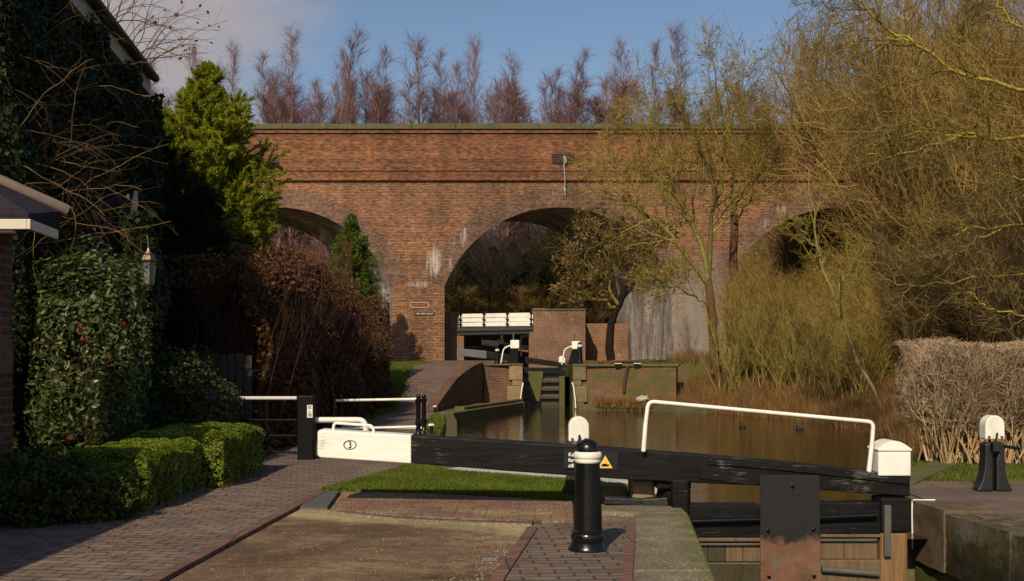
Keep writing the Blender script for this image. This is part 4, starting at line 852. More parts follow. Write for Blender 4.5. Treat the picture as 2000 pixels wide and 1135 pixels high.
def post_pair(name_label, d, xa, xb, ytop, ybot, rails):
    g = thing('railing', name_label, 'railing', (0, d, 0), 'kissing barrier railings')
    for x in (xa, xb):
        c = ((x-1000)*d/FPX, d, 0); h = HC-(ytop-YH)*d/FPX
        q = MB(); prof = [(.075, 0), (.075, .04), (.055, .07), (.055, h*.22), (.075, h*.25), (.075, h*.31), (.05, h*.34), (.05, h*.78), (.072, h*.82), (.072, h*.88), (.04, h*.9)]+[(.055*math.cos(a), h*.945+.055*math.sin(a)) for a in np.linspace(-1.1, 1.5, 8)]
        q.lathe(prof, c, 16); q.build('post', BLACK, g, smooth=True)
    for y0, y1 in rails:
        q = MB(); q.tube([P(xa+3, y0, d), P(xb-4, y1, d)], .03, 10); q.build('rail', WHITE, g, smooth=True)
    return g
post_pair('near railing of two black ball topped posts and white rails by the towpath', 25.0, 650, 817, 770, 855, [(782.5, 779.5), (838, 833.5)])
post_pair('rear railing of two black ball topped posts hidden behind the near one', 26.4, 664.5, 828, 770, 850, [(781.5, 781.), (836, 836)])
# small things
q = MB(); c = G(957, 1097); q.box((c.x-.075, c.y-.055, .01), (c.x+.075, c.y+.055, .022)); pl_ = q.build('drain_plate', m_plain('lead_grey_iron', (.10, .10, .095), .5, .3, 9), None, bevel=.004); tag(pl_, 'small grey iron cover plate let into the tarmac by the brick edging', 'cover plate')
q = MB()
for i in range(6): q.box((c.x-.055+i*.019, c.y-.02, .0222), (c.x-.043+i*.019, c.y+.02, .025))
q.build('raised_bars', m_plain('polished_iron', (.3, .29, .26), .5, .2, 9), pl_)
c = P(1255, 779, 43.6); q = MB(); rng = np.random.default_rng(4)
q.lathe([(.05, -.09), (.2, -.08), (.26, 0), (.2, .07), (.06, .11)], c, 9); o = q.build('boulder', m_plain('pale_rock', (.36, .34, .29), .9, .3, 5)); 
for v in o.data.vertices: v.co += Vector(rng.normal(0, .022, 3))
tag(o, 'pale rounded rock among the brown reeds at the water', 'rock')
def coot(p, label, rz):
    g = thing('coot', label, 'bird', p, 'birds on the water', rz); g.scale = (.62, .7, .7)
    q = MB(); q.lathe([(.01, -.19), (.06, -.16), (.1, -.08), (.115, .02), (.1, .1), (.05, .16), (.03, .17)], (0, 0, 0), 14)
    V = [(z, x, y*.72+.02) for x, y, z in q.v]; q.v = V
    q.tube([(.11, 0, .04), (.15, 0, .12), (.165, 0, .17)], [.05, .035, .038], 10); q.tube([(.15, 0, .175), (.2, 0, .172)], [.042, .018], 10); q.tube([(-.15, 0, .04), (-.23, 0, .05)], [.05, .012], 8)
    q.build('body', m_plain('dark_plumage', (.012, .011, .011), .7, .3, 20), g, smooth=True, local=True)
    q = MB(); q.tube([(.198, 0, .172), (.235, 0, .16)], [.014, .004], 6); q.build('beak', WHITE, g, local=True)
p = P(1450, 834.5, 33.3); p.z = -.31; coot(p, 'small dark waterbird floating under the middle of the white handrail', 2.2)
p = P(1562, 838, 32.3); p.z = -.31; coot(p, 'small dark waterbird floating nearer the right bank', 2.6)
# ------------------------------------------------------------------ house at the left
IVY = m_leaf('ivy_leaves', [(.008, .013, .005), (.014, .023, .007), (.022, .034, .010), (.04, .045, .014)], .5, .1, .12)
SLATE = mat_brick('purple_slate', (.028, .022, .034), (.022, .018, .026), (.01, .009, .012), bw=.3, rh=.2, ms=.006)
TILE = mat_brick('brown_roof_tiles', (.15, .10, .085), (.12, .085, .075), (.04, .03, .03), bw=.3, rh=.28, ms=.012)
OFFWHITE = m_plain('weathered_white_boards', (.42, .38, .31), .6, .3, 4)
house = thing('brick_house', 'ivy covered brick house with eave and unseen low wing at the towpath side', 'house', (-7, 14, 0))
hd = Vector((-.122, 1, 0)).normalized(); hn = Vector((hd.y, -hd.x, 0))
def hx(y): return -4.95-.122*y
q = MB(); q.slab([(hx(14.6), 14.6), (hx(23.3), 23.3), (hx(23.3)-6, 22.6), (hx(14.6)-6, 13.9)], -.1, 7.6); q.build('wall', BR_HOUSE, house)
q = MB(); A = Vector((hx(14.4), 14.4, 7.52))+hn*.28; B = Vector((hx(23.6), 23.6, 7.52))+hn*.28; up = -hn*3.4+Vector((0, 0, 2.3)); th = Vector((0, 0, .16))
q.hexa([A, B, B+up, A+up, A+th, B+th, B+up+th, A+up+th]); up2 = -hn*6.8
q.hexa([A+up, B+up, B+up2, A+up2, A+up+th, B+up+th, B+up2+th, A+up2+th]); roof = q.build('roof', SLATE, house)
q = MB(); a = A-hn*.03+Vector((0, 0, -.30)); b = B-hn*.03+Vector((0, 0, -.30)); t2 = -hn*.05
q.hexa([a, b, b+t2, a+t2, a+Vector((0, 0, .3)), b+Vector((0, 0, .3)), b+t2+Vector((0, 0, .3)), a+t2+Vector((0, 0, .3))]); q.hexa([a+t2*1.05, b+t2*1.05, b-hn*.3, a-hn*.3, a+t2*1.05+Vector((0, 0, .03)), b+t2*1.05+Vector((0, 0, .03)), b-hn*.3+Vector((0, 0, .03)), a-hn*.3+Vector((0, 0, .03))]); q.build('fascia', OFFWHITE, house)
q = MB(); q.tube([A+hn*.07+Vector((0, 0, .06)), B+hn*.07+Vector((0, 0, .06))], .085, 10); q.build('gutter', m_plain('dark_gutter', (.012, .011, .010), .5), house)
# unseen low wing shaped to throw the path shadow; porch with tiled hipped corner
q = MB(); q.box((-9, -1, -.1), (-5.2, 9.5, 2.95)); q.build('unseen_wing_wall', BR_HOUSE, house)
q = MB(); q.box((-6.1, 11.62, -.1), (-5.5, 12.4, 3.09)); q.build('porch_wall', BR_HOUSE, house)
q = MB(); q.box((-6.1, 11.59, 1.5), (-5.48, 12.39, 1.9)); q.build('stone_band', SAND_BROWN, house, bevel=.02)
ez = 3.0
q = MB(); ex0, ey0 = -4.95, 11.5
q.add([(-5.05, -1.3, ez), (-5.05, 9.8, ez), (-9.4, 9.8, ez), (-9.4, -1.3, ez), (-5.05, -1.3, ez+.06), (-5.05, 9.8, ez+.06), (-7.2, 8., ez+1.35), (-7.2, -1.3, ez+1.35), (-9.4, 9.8, ez+.06)],
      [(4, 5, 6, 7), (5, 8, 6), (0, 1, 5, 4), (1, 2, 8, 5), (0, 3, 2, 1)])
q.add([(-6.1, 11.46, 3.10), (-4.92, 11.46, 3.10), (-5.0, 12.45, 3.10), (-6.1, 12.45, 3.10), (-6.1, 11.46, 3.15), (-4.92, 11.46, 3.15), (-4.96, 12.42, 3.30), (-5.56, 12.02, 3.60), (-6.1, 12.0, 3.87), (-6.1, 12.45, 3.45)],
      [(3, 2, 1, 0), (0, 1, 5, 4), (4, 5, 6, 7, 8), (1, 2, 6, 5), (2, 3, 9, 6), (6, 9, 8, 7)])
wroof = q.build('wing_roof', SLATE, house)  # dark slate puts the shade of the porch's front slope into colour
q = MB(); q.tube([(-6.1, 11.98, 3.88), (-5.56, 12.0, 3.61), (-4.92, 12.46, 3.31)], .07, 10); q.build('hip_tiles', m_plain('grey_brown_hip_tile', (.17, .125, .10), .8, .25, 5), wroof, smooth=True)
q = MB(); q.box((-6, 11.46, 2.99), (-4.94, 11.5, 3.095)); q.hexa([(-4.94, 11.46, 2.99), (-4.90, 11.46, 2.99), (-5.0, 12.42, 2.99), (-5.04, 12.42, 2.99), (-4.94, 11.46, 3.095), (-4.90, 11.46, 3.095), (-5.0, 12.42, 3.095), (-5.04, 12.42, 3.095)]); q.box((-6, 11.5, 2.96), (-5.1, 11.6, 2.988)); q.build('wing_fascia', m_plain('cream_fascia', (.60, .53, .42), .5, .1, 3), house, bevel=.008)
# slate canopy over the door
q = MB(); a, b, c, d = P(160, 518, 16.9), P(241, 516, 16.9), P(264, 381, 18.2), P(190, 384, 18.2); n_ = Vector((0, -.04, .05))
q.hexa([a, b, c, d, a+n_, b+n_, c+n_, d+n_]); q.build('canopy_roof', SLATE, house)
q = MB(); e = Vector((.05, 0, 0)); q.hexa([b+Vector((.004, 0, -.12)), b+e+Vector((0, 0, -.12)), c+e+Vector((0, 0, -.12)), c+Vector((.004, 0, -.12)), b+n_*1.3+Vector((.004, 0, 0)), b+e+n_*1.3, c+e+n_*1.3, c+n_*1.3+Vector((.004, 0, 0))]); q.box((b.x-.05, 16.86, b.z-.3), (b.x+.05, 16.98, b.z-.02)); q.build('canopy_bargeboard', OFFWHITE, house)
q = MB(); q.box((a.x-.3, 16.90, a.z-.27), (b.x-.055, 16.95, a.z-.012)); q.build('canopy_fascia', OFFWHITE, house)
q = MB(); c = P(262, 211, 23.4); q.cbox(c, (.20, .3, .26), rz=.4, ry=.5); q.build('dark_eave_box', m_plain('dark_plastic', (.015, .014, .014), .5), house, bevel=.02)  # small dark box of unknown use under the eave end
# ivy on the wall (one plant), with a thick column at the far corner
rng = np.random.default_rng(11)
N = 52000; yy = rng.uniform(14.5, 23.6, N); zz_ = 7.35*rng.random(N)**.85; depth = .05+.22*rng.random(N)+.16*np.sin(yy*2.3+zz_*1.1)*np.sin(zz_*1.9)
c = np.stack([hx(yy)+hn.x*depth, yy+hn.y*depth, zz_], 1)
# column near the lantern and a mass under the canopy
M_ = 6000; th = rng.random(M_)*2*np.pi; zc = rng.uniform(0, 3.9, M_); rr = .30+.10*np.sin(zc*3)+.1*rng.random(M_); c2 = np.stack([-5.72+rr*np.cos(th), 17.15+rr*np.sin(th), zc], 1)
M2 = 5000; c3 = np.stack([rng.uniform(-6.9, -5.6, M2), rng.uniform(16.7, 17.5, M2), rng.uniform(0, 3.0, M2)], 1)
M3 = 5000; a_ = rng.uniform(0, np.pi*2, M3); c4 = np.stack([-7.75+.5*np.cos(a_)*rng.random(M3)**.3, 23.4+.4*np.sin(a_), rng.uniform(0, 7.2, M3)], 1)
V, F = join([leaf_quads(rng, c, np.tile(np.array([.8, -.3, .45]), (N, 1)), .042, .75, .55), leaf_quads(rng, c2, np.stack([np.cos(th), np.sin(th), .3+0*th], 1), .05, .75), leaf_quads(rng, c3, np.tile(np.array([.3, -.8, .5]), (M2, 1)), .055, .75), leaf_quads(rng, c4, np.tile(np.array([.4, -.7, .4]), (M3, 1)), .055, .75)])
tag(mesh_obj('ivy', np_mesh('ivy', V, F), IVY), 'dark ivy covering the house wall below the eave', 'climbing plant')
# bare climber with arching stems
def arcs(rng, n, p0f, df, L, wig, r, K=14, trop=(0, 0, -.07)):
    p0 = np.array([p0f() for _ in range(n)]); d = np.array([df() for _ in range(n)])
    return march(rng, p0, d, rng.uniform(L[0], L[1], n), rng.uniform(r*.7, r*1.3, n), K, wig, trop, .35)
STEMS = m_bark('tan_climber_stems', (.11, .066, .028), (.24, .15, .065), None)
rng = np.random.default_rng(21)
def pf():
    y = rng.uniform(14.7, 17.6); return (hx(y)+.2, y, rng.choice([rng.uniform(2.8, 4.8), rng.uniform(3, 7)]))
A1 = arcs(rng, 95, pf, lambda: (rng.uniform(.5, 1), rng.uniform(-.5, .9), rng.uniform(-.1, .8)), (.6, 2.1), .17, .0062)
p_, d_, t_, r_ = sprout(rng, *A1, 4, .25, 1, 50, 20); A2 = march(rng, p_, d_, rng.uniform(.15, .6, len(p_)), r_*.6, 6, .22, (0, 0, -.05), .4)
V, F = join([tubes(*A1, 4), tubes(*A2, 3)]); vine = thing('climber', 'bare tangled climber with arching tan stems hanging from the house wall', 'climbing plant', (-6, 13.5, 0))
V -= np.array([-6, 13.5, 0]); mesh_obj('stems', np_mesh('stems', V, F), STEMS, vine)
kk = rng.integers(0, len(A2[0]), 70); lc = A2[0][kk, -1]-np.array([-6, 13.5, 0]); V, F = leaf_quads(rng, lc, rng.normal(size=(70, 3)), .03, .7); mesh_obj('leaves', np_mesh('leaves', V, F), m_leaf('dry_leaves', [(.14, .07, .03), (.08, .09, .02), (.2, .12, .05)]), vine)
def pf2():
    y = rng.uniform(19, 23.2); return (hx(y)+.3, y, rng.uniform(7.5, 7.75))
B1 = arcs(rng, 26, pf2, lambda: (rng.uniform(.1, 1), rng.uniform(-.2, .5), rng.uniform(.5, 1.6)), (.9, 2.0), .13, .010, 14, (.03, 0, -.07))
p_, d_, t_, r_ = sprout(rng, *B1, 5, .2, 1, 45, 20); B2 = march(rng, p_, d_, rng.uniform(.2, .7, len(p_)), r_*.6, 6, .15, (0, 0, .0), .4)
V, F = join([tubes(*B1, 4), tubes(*B2, 3)]); o0 = np.array([-6.6, 19, 6.9]); v2 = thing('climber', 'bare climber sprawling above the end of the house gutter', 'climbing plant', tuple(o0)); mesh_obj('stems', np_mesh('stems', V-o0, F), STEMS, v2)
kk = rng.integers(0, len(B2[0]), 60); V, F = leaf_quads(rng, B2[0][kk, -1]-o0, rng.normal(size=(60, 3)), .045, .7); mesh_obj('leaves', np_mesh('leaves', V, F), m_leaf('brown_leaves', [(.12, .06, .035), (.17, .09, .05)]), v2)
# lantern on its bracket
lt = thing('wall_lantern', 'pewter wall lantern hanging on a curved bracket by the ivy', 'lantern', P(290, 520, 16.7))
LM = m_plain('aged_brass', (.085, .07, .04), .4, .4, 12, .5, .1, .6); LX = P(290, 0, 16.7).x
def lz(y): return HC+(YH-y)*16.7/FPX
q = MB(); q.tube(bend([(LX-.16, 16.85, lz(492)), (LX-.14, 16.8, lz(462)), (LX-.02, 16.72, lz(458)), (LX, 16.7, lz(492))], .12, 6), .014, 10); q.build('bracket', LM, lt, smooth=True)
q = MB(); q.lathe([(.135, 0), (.14, .02), (.125, .03), (.09, .1), (.055, .13), (.05, .15), (.03, .16), (.012, .21)], (LX, 16.7, lz(512)), 6); q.build('hood', LM, lt)
q = MB(); q.lathe([(.075, lz(555)-lz(512)), (.115, -.005)], (LX, 16.7, lz(512)), 6); q.build('glass', m_plain('frosted_lantern_glass', (.15, .16, .145), .25, .15, 4, .5, 0), lt)
q = MB()
for k in range(6):
    a = math.pi/3*k; q.tube([(LX+.118*math.cos(a), 16.7+.118*math.sin(a), lz(512)), (LX+.079*math.cos(a), 16.7+.079*math.sin(a), lz(555))], .008, 6)
q.lathe([(.05, lz(568)-lz(512)), (.06, lz(562)-lz(512)), (.088, lz(556)-lz(512)), (.088, lz(554)-lz(512))], (LX, 16.7, lz(512)), 6); q.build('cage', LM, lt)
# ------------------------------------------------------------------ shrubs and hedges
def box_hedge(x0, x1, y0, y1, h, N, seed, mats, label, twig=(.075, .045, .028), leaf=.0165, rotz=0., dens_low=.55):
    rng = np.random.default_rng(seed); c0 = np.array([(x0+x1)/2, (y0+y1)/2, 0])
    g = thing('clipped_hedge', label, 'hedge', tuple(c0)); wx, wy = x1-x0, y1-y0
    ar = np.array([wx*wy*1.5, wx*h, wx*h, wy*h, wy*h]); f = rng.choice(5, N, p=ar/ar.sum()); u = rng.random(N)-.5; v = rng.random(N)
    bumpf = lambda a, b: .022*np.sin(a*5+seed)*np.sin(b*4.3+1)+.022*np.sin(a*13)*np.sin(b*11)
    P_ = np.zeros((N, 3)); Nn = np.zeros((N, 3)); rd = .16
    m = f == 0; P_[m] = np.stack([u[m]*wx, (v[m]-.5)*wy, h+bumpf(u[m]*wx, v[m]*wy)], 1); Nn[m] = (0, 0, 1)
    for k, (s, ax) in enumerate(((-1, 1), (1, 1), (-1, 0), (1, 0)), 1):
        m = f == k; zz = v[m]**.8*h
        if ax == 1: P_[m] = np.stack([u[m]*wx, s*(wy/2+bumpf(u[m]*wx, zz))+0*zz, zz], 1); Nn[m] = (0, s, .2)
        else: P_[m] = np.stack([s*(wx/2+bumpf(u[m]*wy, zz)), u[m]*wy, zz], 1); Nn[m] = (s, 0, .2)
    # round the shoulders
    ex = np.clip((np.abs(P_[:, 0])-(wx/2-rd))/rd, 0, 1.3); ey = np.clip((np.abs(P_[:, 1])-(wy/2-rd))/rd, 0, 1.3); e = np.maximum(ex, ey); top = P_[:, 2] > h-rd
    P_[:, 2] -= np.where(top, e**2*rd*.6, 0); P_ -= Nn*(rng.random((N, 1))**2*.09)
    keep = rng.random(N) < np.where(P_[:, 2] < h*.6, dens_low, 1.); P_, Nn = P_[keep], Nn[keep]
    V, F = leaf_quads(rng, P_, Nn+np.array([0, 0, .5]), leaf, .6, .6)
    mesh_obj('leaves', np_mesh('leaves', V, F), mats, g)
    M = 900; p0 = np.stack([(rng.random(M)-.5)*wx*.9, (rng.random(M)-.5)*wy*.9, 0*np.ones(M)], 1); tw = march(rng, p0, np.stack([rng.normal(0, .35, M), rng.normal(0, .35, M), np.ones(M)], 1), h*rng.uniform(.6, .85, M), np.full(M, .0035), 5, .12, (0, 0, 0), .5)
    V, F = tubes(*tw, 3); mesh_obj('twigs', np_mesh('twigs', V, F), m_bark('hedge_twigs', twig, [k*.6 for k in twig]), g)
    q = MB(); q.box((-wx/2+.14, -wy/2+.14, 0), (wx/2-.14, wy/2-.14, h-.14)); q.build('inner_shade', m_plain('inner_shade_dark', (.02, .02, .01), .95, .5, 20), g, local=True)  # dark box stands for the shaded inside and stops see-through
    g.rotation_euler = (0, 0, rotz); return g
BOXL = m_leaf('box_leaves', [(.08, .12, .012), (.155, .215, .016), (.23, .29, .02), (.30, .33, .04)], .45, .4)
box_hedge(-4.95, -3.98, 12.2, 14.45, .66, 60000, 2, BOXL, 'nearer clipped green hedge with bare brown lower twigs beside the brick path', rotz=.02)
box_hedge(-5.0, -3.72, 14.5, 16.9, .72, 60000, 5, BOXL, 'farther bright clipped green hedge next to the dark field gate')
REDB = m_plain('red_berries', (.45, .012, .008), .35, .2, 9)
def leafy(name, label, cat, c, rad, N, leaf, mats, seed, base=True, asp=.55, shape=1., berries=0, tilt=.6, twigs=160):
    rng = np.random.default_rng(seed); d = unit(rng.normal(size=(N, 3))); rr = (.55+.45*rng.random(N)**.35)
    bump = 1+.16*np.sin(d[:, 0]*5+seed)*np.sin(d[:, 2]*6+1)+.1*np.sin(d[:, 1]*9+d[:, 2]*7)
    p = np.sign(d)*np.abs(d)**shape*rr[:, None]*bump[:, None]*np.array(rad); g = thing(name, label, cat, (c[0], c[1], 0)); p[:, 2] += c[2]; p = p[p[:, 2] > 0.01]
    V, F = leaf_quads(rng, p, d[:len(p)] if False else p-np.array([0, 0, c[2]]), leaf, asp, tilt); mesh_obj('leaves', np_mesh('leaves', V, F), mats, g)
    p0 = np.zeros((twigs, 3)); p0[:, :2] = rng.normal(0, .15, (twigs, 2))*np.array(rad[:2]); dd = np.stack([rng.normal(0, .28, twigs)*rad[0], rng.normal(0, .28, twigs)*rad[1], np.ones(twigs)*(c[2]+rad[2])*.66], 1)
    tw = march(rng, p0, dd, np.linalg.norm(dd, axis=1), np.full(twigs, .008), 6, .06); V, F = tubes(*tw, 3); mesh_obj('stems', np_mesh('stems', V, F), m_bark(name+'_stems', (.09, .05, .03), (.05, .03, .02)), g)
    for k in range(berries):
        q = MB(); a = unit(np.array([[rng.uniform(-.9, .9), -rng.uniform(.4, 1), rng.uniform(-.9, .9)]]))[0]*np.array(rad)+np.array([0, 0, c[2]])
        for j in range(10): b = a+np.clip(rng.normal(0, .018, 3), -.03, .03); q.lathe([(.002, -.011), (.011, 0), (.002, .011)], b, 6)
        q.build('berry_cluster', REDB, g, local=True)
    return g
leafy('berry_bush', 'tall glossy green wall shrub with red berries lit by the sun', 'shrub', (-5.72, 15.2, 1.6), (.74, .5, 1.5), 15000, .05, m_leaf('berry_bush_leaves', [(.035, .06, .016), (.065, .095, .025), (.10, .125, .036), (.20, .20, .08)], .38, .25, .35), 8, asp=.42, shape=.8, berries=9)
DARKL = m_leaf('ground_shrub_leaves', [(.015, .028, .008), (.035, .055, .010), (.06, .08, .015), (.06, .04, .02)], .5, .2)
leafy('ground_shrub', 'low dark shrub at the foot of the brick wing', 'shrub', (-4.95, 11.6, .28), (.55, .7, .42), 6500, .03, DARKL, 14)
leafy('ground_shrub', 'low yellowish spreading shrub in front of the nearer clipped hedge', 'shrub', (-4.4, 11.75, .2), (.5, .5, .32), 5000, .026, m_leaf('yellowish_leaves', [(.03, .045, .008), (.07, .09, .012), (.10, .10, .02)], .5, .2), 15)
leafy('dark_shrub', 'dark twiggy evergreen shrub between the farther hedge and the field gate', 'shrub', (-5.35, 18.0, .85), (.95, .8, 1.05), 9000, .04, DARKL, 17)
# board fence behind the shrubs
q = MB(); fn = thing('board_fence', 'dark close boarded wooden fence in deep shade behind the gate', 'fence', (-6, 20.4, 0)); DF = mat_wood('dark_fence_boards', (.035, .024, .018), 'z', 0, var=.4)
for i in range(22): q.box((-8.0+i*.15, 20.4, 0), (-8.0+i*.15+.135, 20.43, 1.75+.02*(i % 3)))
q.build('boards', DF, fn); q = MB(); q.box((-8, 20.43, .5), (-4.7, 20.5, .6)); q.box((-8, 20.43, 1.4), (-4.7, 20.5, 1.5)); q.build('rails', DF, fn)
# brown beech hedge along the towpath
rng = np.random.default_rng(31); N = 110000
yy = rng.uniform(20.6, 40.6, N); sde = rng.random(N); hgt_ = np.interp(yy, [20.6, 23, 26, 32, 37, 39.5, 40.6], [3.1, 3.7, 3.7, 3.1, 2.5, 2.2, 1.6])+.3*np.sin(yy*1.3)+.22*np.sin(yy*3.1+1); gz0 = left_h(yy)
zz_ = hgt_*(rng.random(N)**.75); rt = -4.35+.0*yy+.22*np.sin(yy*1.7)+.15*np.sin(zz_*3+yy)-.45*(zz_/hgt_)**3
xx_ = np.where(sde < .7, rt-.25*rng.random(N)**2, rt-1.5*rng.random(N)); zz_ = np.where(sde > .7, hgt_-.5*rng.random(N)**1.5+.25*rng.normal(0, .5, N)*(rng.random(N) < .3), zz_)
endm = rng.random(N) < .10; yy = np.where(endm, rng.uniform(40.3, 40.8, N), yy); xx_ = np.where(endm, -4.4-1.4*rng.random(N), xx_)
V, F = leaf_quads(rng, np.stack([xx_, yy, zz_+gz0], 1), np.tile(np.array([.7, -.3, .5]), (N, 1)), .05, .6, .7)
bh = thing('beech_hedge', 'tall hedge of rusty brown dead leaves lining the towpath', 'hedge', (-4.9, 30, 0)); o0 = np.array([-4.9, 30, 0])
mesh_obj('leaves', np_mesh('leaves', V-o0, F), m_leaf('dead_beech_leaves', [(.06, .024, .010), (.10, .040, .015), (.155, .066, .026), (.085, .045, .018)], .6, .25), bh)
M = 2600; y0 = rng.uniform(20.7, 40.6, M); p0 = np.stack([rng.uniform(-5.7, -4.5, M), y0, left_h(y0)], 1)
tw = march(rng, p0, np.stack([rng.normal(-.02, .12, M), rng.normal(0, .12, M), np.ones(M)], 1), np.interp(y0, [20.6, 26, 32, 40.6], [3.2, 3.6, 3.1, 1.9])*rng.uniform(.75, 1.12, M), rng.uniform(.004, .010, M), 7, .08, (0, 0, .02), .3); p_, d_, t_, r_ = sprout(rng, *tw, 5, .2, 1, 40, 12); t2_ = march(rng, p_, d_, rng.uniform(.3, .7, len(p_)), r_*.6, 4, .1, (0, 0, .05), .4)
V, F = join([tubes(*tw, 3), tubes(*t2_, 3)]); mesh_obj('twigs', np_mesh('twigs', V-o0, F), m_bark('beech_twigs', (.05, .025, .018), (.09, .045, .03)), bh)
# ------------------------------------------------------------------ trees
def tree_thing(name, label, loc, trunk_me, crown_me, mt, mc, group=None, extra=None, cat='tree'):
    g = thing(name, label, cat, loc, group); mesh_obj('trunk', trunk_me.copy(), mt, g); mesh_obj('crown', crown_me.copy(), mc, g)
    for nm, me, mm in (extra or []): mesh_obj(nm, me, mm, g)
    return g
def ginstance(g, loc, rz, s, label):
    return copy_tree(g, loc, rz, label, None, s)
# birches ------------------------------------------------------------
def birch(seed, H=20., fork=0, sp=.24, ang=32, n1=44, t0=.12, up=.12):
    rng = np.random.default_rng(seed); p0 = np.zeros((1+fork, 3)); d = np.array([[rng.normal(0, .03), 0, 1.]]+[[.18, 0, 1.]]*fork)
    tr = march(rng, p0, d, np.array([H]+[H*.85]*fork), np.array([.15]+[.11]*fork), 14, .03, (0, 0, .015), .10)
    p, d, t, r = sprout(rng, *tr, n1, t0, .995, ang, 11); L = (1-t)**.75*H*sp*rng.uniform(.5, 1.35, len(t))+.7
    b1 = march(rng, p, d, L, np.minimum(r*.4, .04), 6, .09, (0, 0, up), .3)
    p, d, t, r = sprout(rng, *b1, 8, .12, 1, 30, 10); b2 = march(rng, p, d, np.repeat(L, 8)*rng.uniform(.3, .55, len(p))*(1.15-t*.6), r*.6, 4, .1, (0, 0, .05), .5)
    p, d, t, r = sprout(rng, *b2, 5, .2, 1, 28, 12); b3 = march(rng, p, d, rng.uniform(.35, 1.0, len(p)), np.full(len(p), .008), 3, .1, (0, 0, -.01), .5)
    return np_mesh('trunk', *tubes(*tr, 7), True), np_mesh('crown', *join([tubes(*b1, 4), tubes(*b2, 3), tubes(*b3, 3)]))
BTR = m_bark('birch_bark', (.17, .11, .085), (.34, .26, .20), (.05, .03, .025), .35, False, 2.); BTW = m_bark('purple_birch_twigs', (.175, .09, .092), (.26, .145, .13), None)
protos = []
tops = [(335, 95, 80), (450, 84, 78), (573, 56, 80), (612, 60, 83), (697, 82, 79), (757, 88, 86), (828, 72, 80), (912, 72, 79), (1022, 92, 82), (1103, 112, 77), (1203, 88, 80), (1268, 82, 84), (1340, 55, 79)]
low = [(285, 110, 86), (380, 128, 88), (505, 128, 84), (540, 120, 88), (640, 150, 87), (660, 148, 80), (725, 150, 88), (790, 150, 84), (868, 115, 86), (888, 112, 80), (950, 145, 83), (985, 160, 88), (1050, 158, 86), (1075, 150, 82), (1130, 165, 87), (1165, 150, 84), (1235, 150, 88), (1300, 150, 83), (1385, 140, 84), (1420, 170, 88), (1460, 150, 82), (1510, 165, 86), (1560, 130, 82), (1610, 120, 88), (1650, 90, 84), (1700, 80, 82), (310, 165, 80), (415, 170, 84), (480, 175, 80), (590, 150, 90), (850, 165, 90), (930, 170, 90), (1010, 170, 90), (1100, 175, 92), (700, 165, 92), (770, 175, 93), (560, 170, 93), (1180, 175, 92), (1330, 165, 92), (1250, 175, 93), (1480, 175, 93)]
ordn = 'first second third fourth fifth sixth seventh eighth ninth tenth eleventh twelfth thirteenth'.split()
tops = [(x, y+16, d+13) for x, y, d in tops]; low = [(x, y+14, d+11) for x, y, d in low]
GB = 'bare birches behind the viaduct'
bm = [birch(41, sp=.17, ang=27, up=.17, n1=52), birch(42, fork=1, sp=.14, ang=25, up=.18), birch(43, sp=.14, ang=24, n1=60, up=.15), birch(44, sp=.20, ang=32, n1=44, up=.2), birch(45, fork=1, sp=.15, ang=26, up=.16)]; rng = np.random.default_rng(5)
def put_tree(protos_list, meshes, k, x, y, d, label, group, mt, mc, name, wid=1., H=20., rz=None, cat='tree'):
    X = (x-1000)*d/FPX; zb = float(hgt(np.array([X]), np.array([d]))[0])-.1; zt = HC+(YH-y)*d/FPX; s = (zt-zb)/H
    i = k % len(meshes); sc3 = (s*wid, s*wid, s)
    if protos_list[i] is None:
        protos_list[i] = tree_thing(name, label, (X, d, zb), meshes[i][0], meshes[i][1], mt, mc, group, cat=cat); o = protos_list[i]; o.scale = sc3; o.rotation_euler = (0, 0, k*1.7 if rz is None else rz)
    else: o = copy_tree(protos_list[i], (X, d, zb), k*1.7 if rz is None else rz, label, None, sc3)
    return o
bp_ = [None]*5
for k, (x, y, d) in enumerate(tops): put_tree(bp_, bm, k, x, y, d, f'tall bare birch rising above the viaduct, {ordn[k]} of the tall row from the left', GB, BTR, BTW, 'birch', rng.uniform(.85, 1.25)).rotation_euler = (rng.normal(0, .015), rng.normal(0, .02), rng.uniform(0, 6))
low += [(int(x), int(rng.uniform(180, 208)), 90+rng.uniform(0, 8)) for x in np.arange(290, 1700, 30)]
for k, (x, y, d) in enumerate(low): put_tree(bp_, bm, k+1, x, y, d, 'shorter bare birch filling in between the tall birches above the parapet', GB, BTR, BTW, 'birch', rng.uniform(.9, 1.25)*(1 if y < 180 else 1.6)).rotation_euler = (rng.normal(0, .02), rng.normal(0, .03), rng.uniform(0, 6))
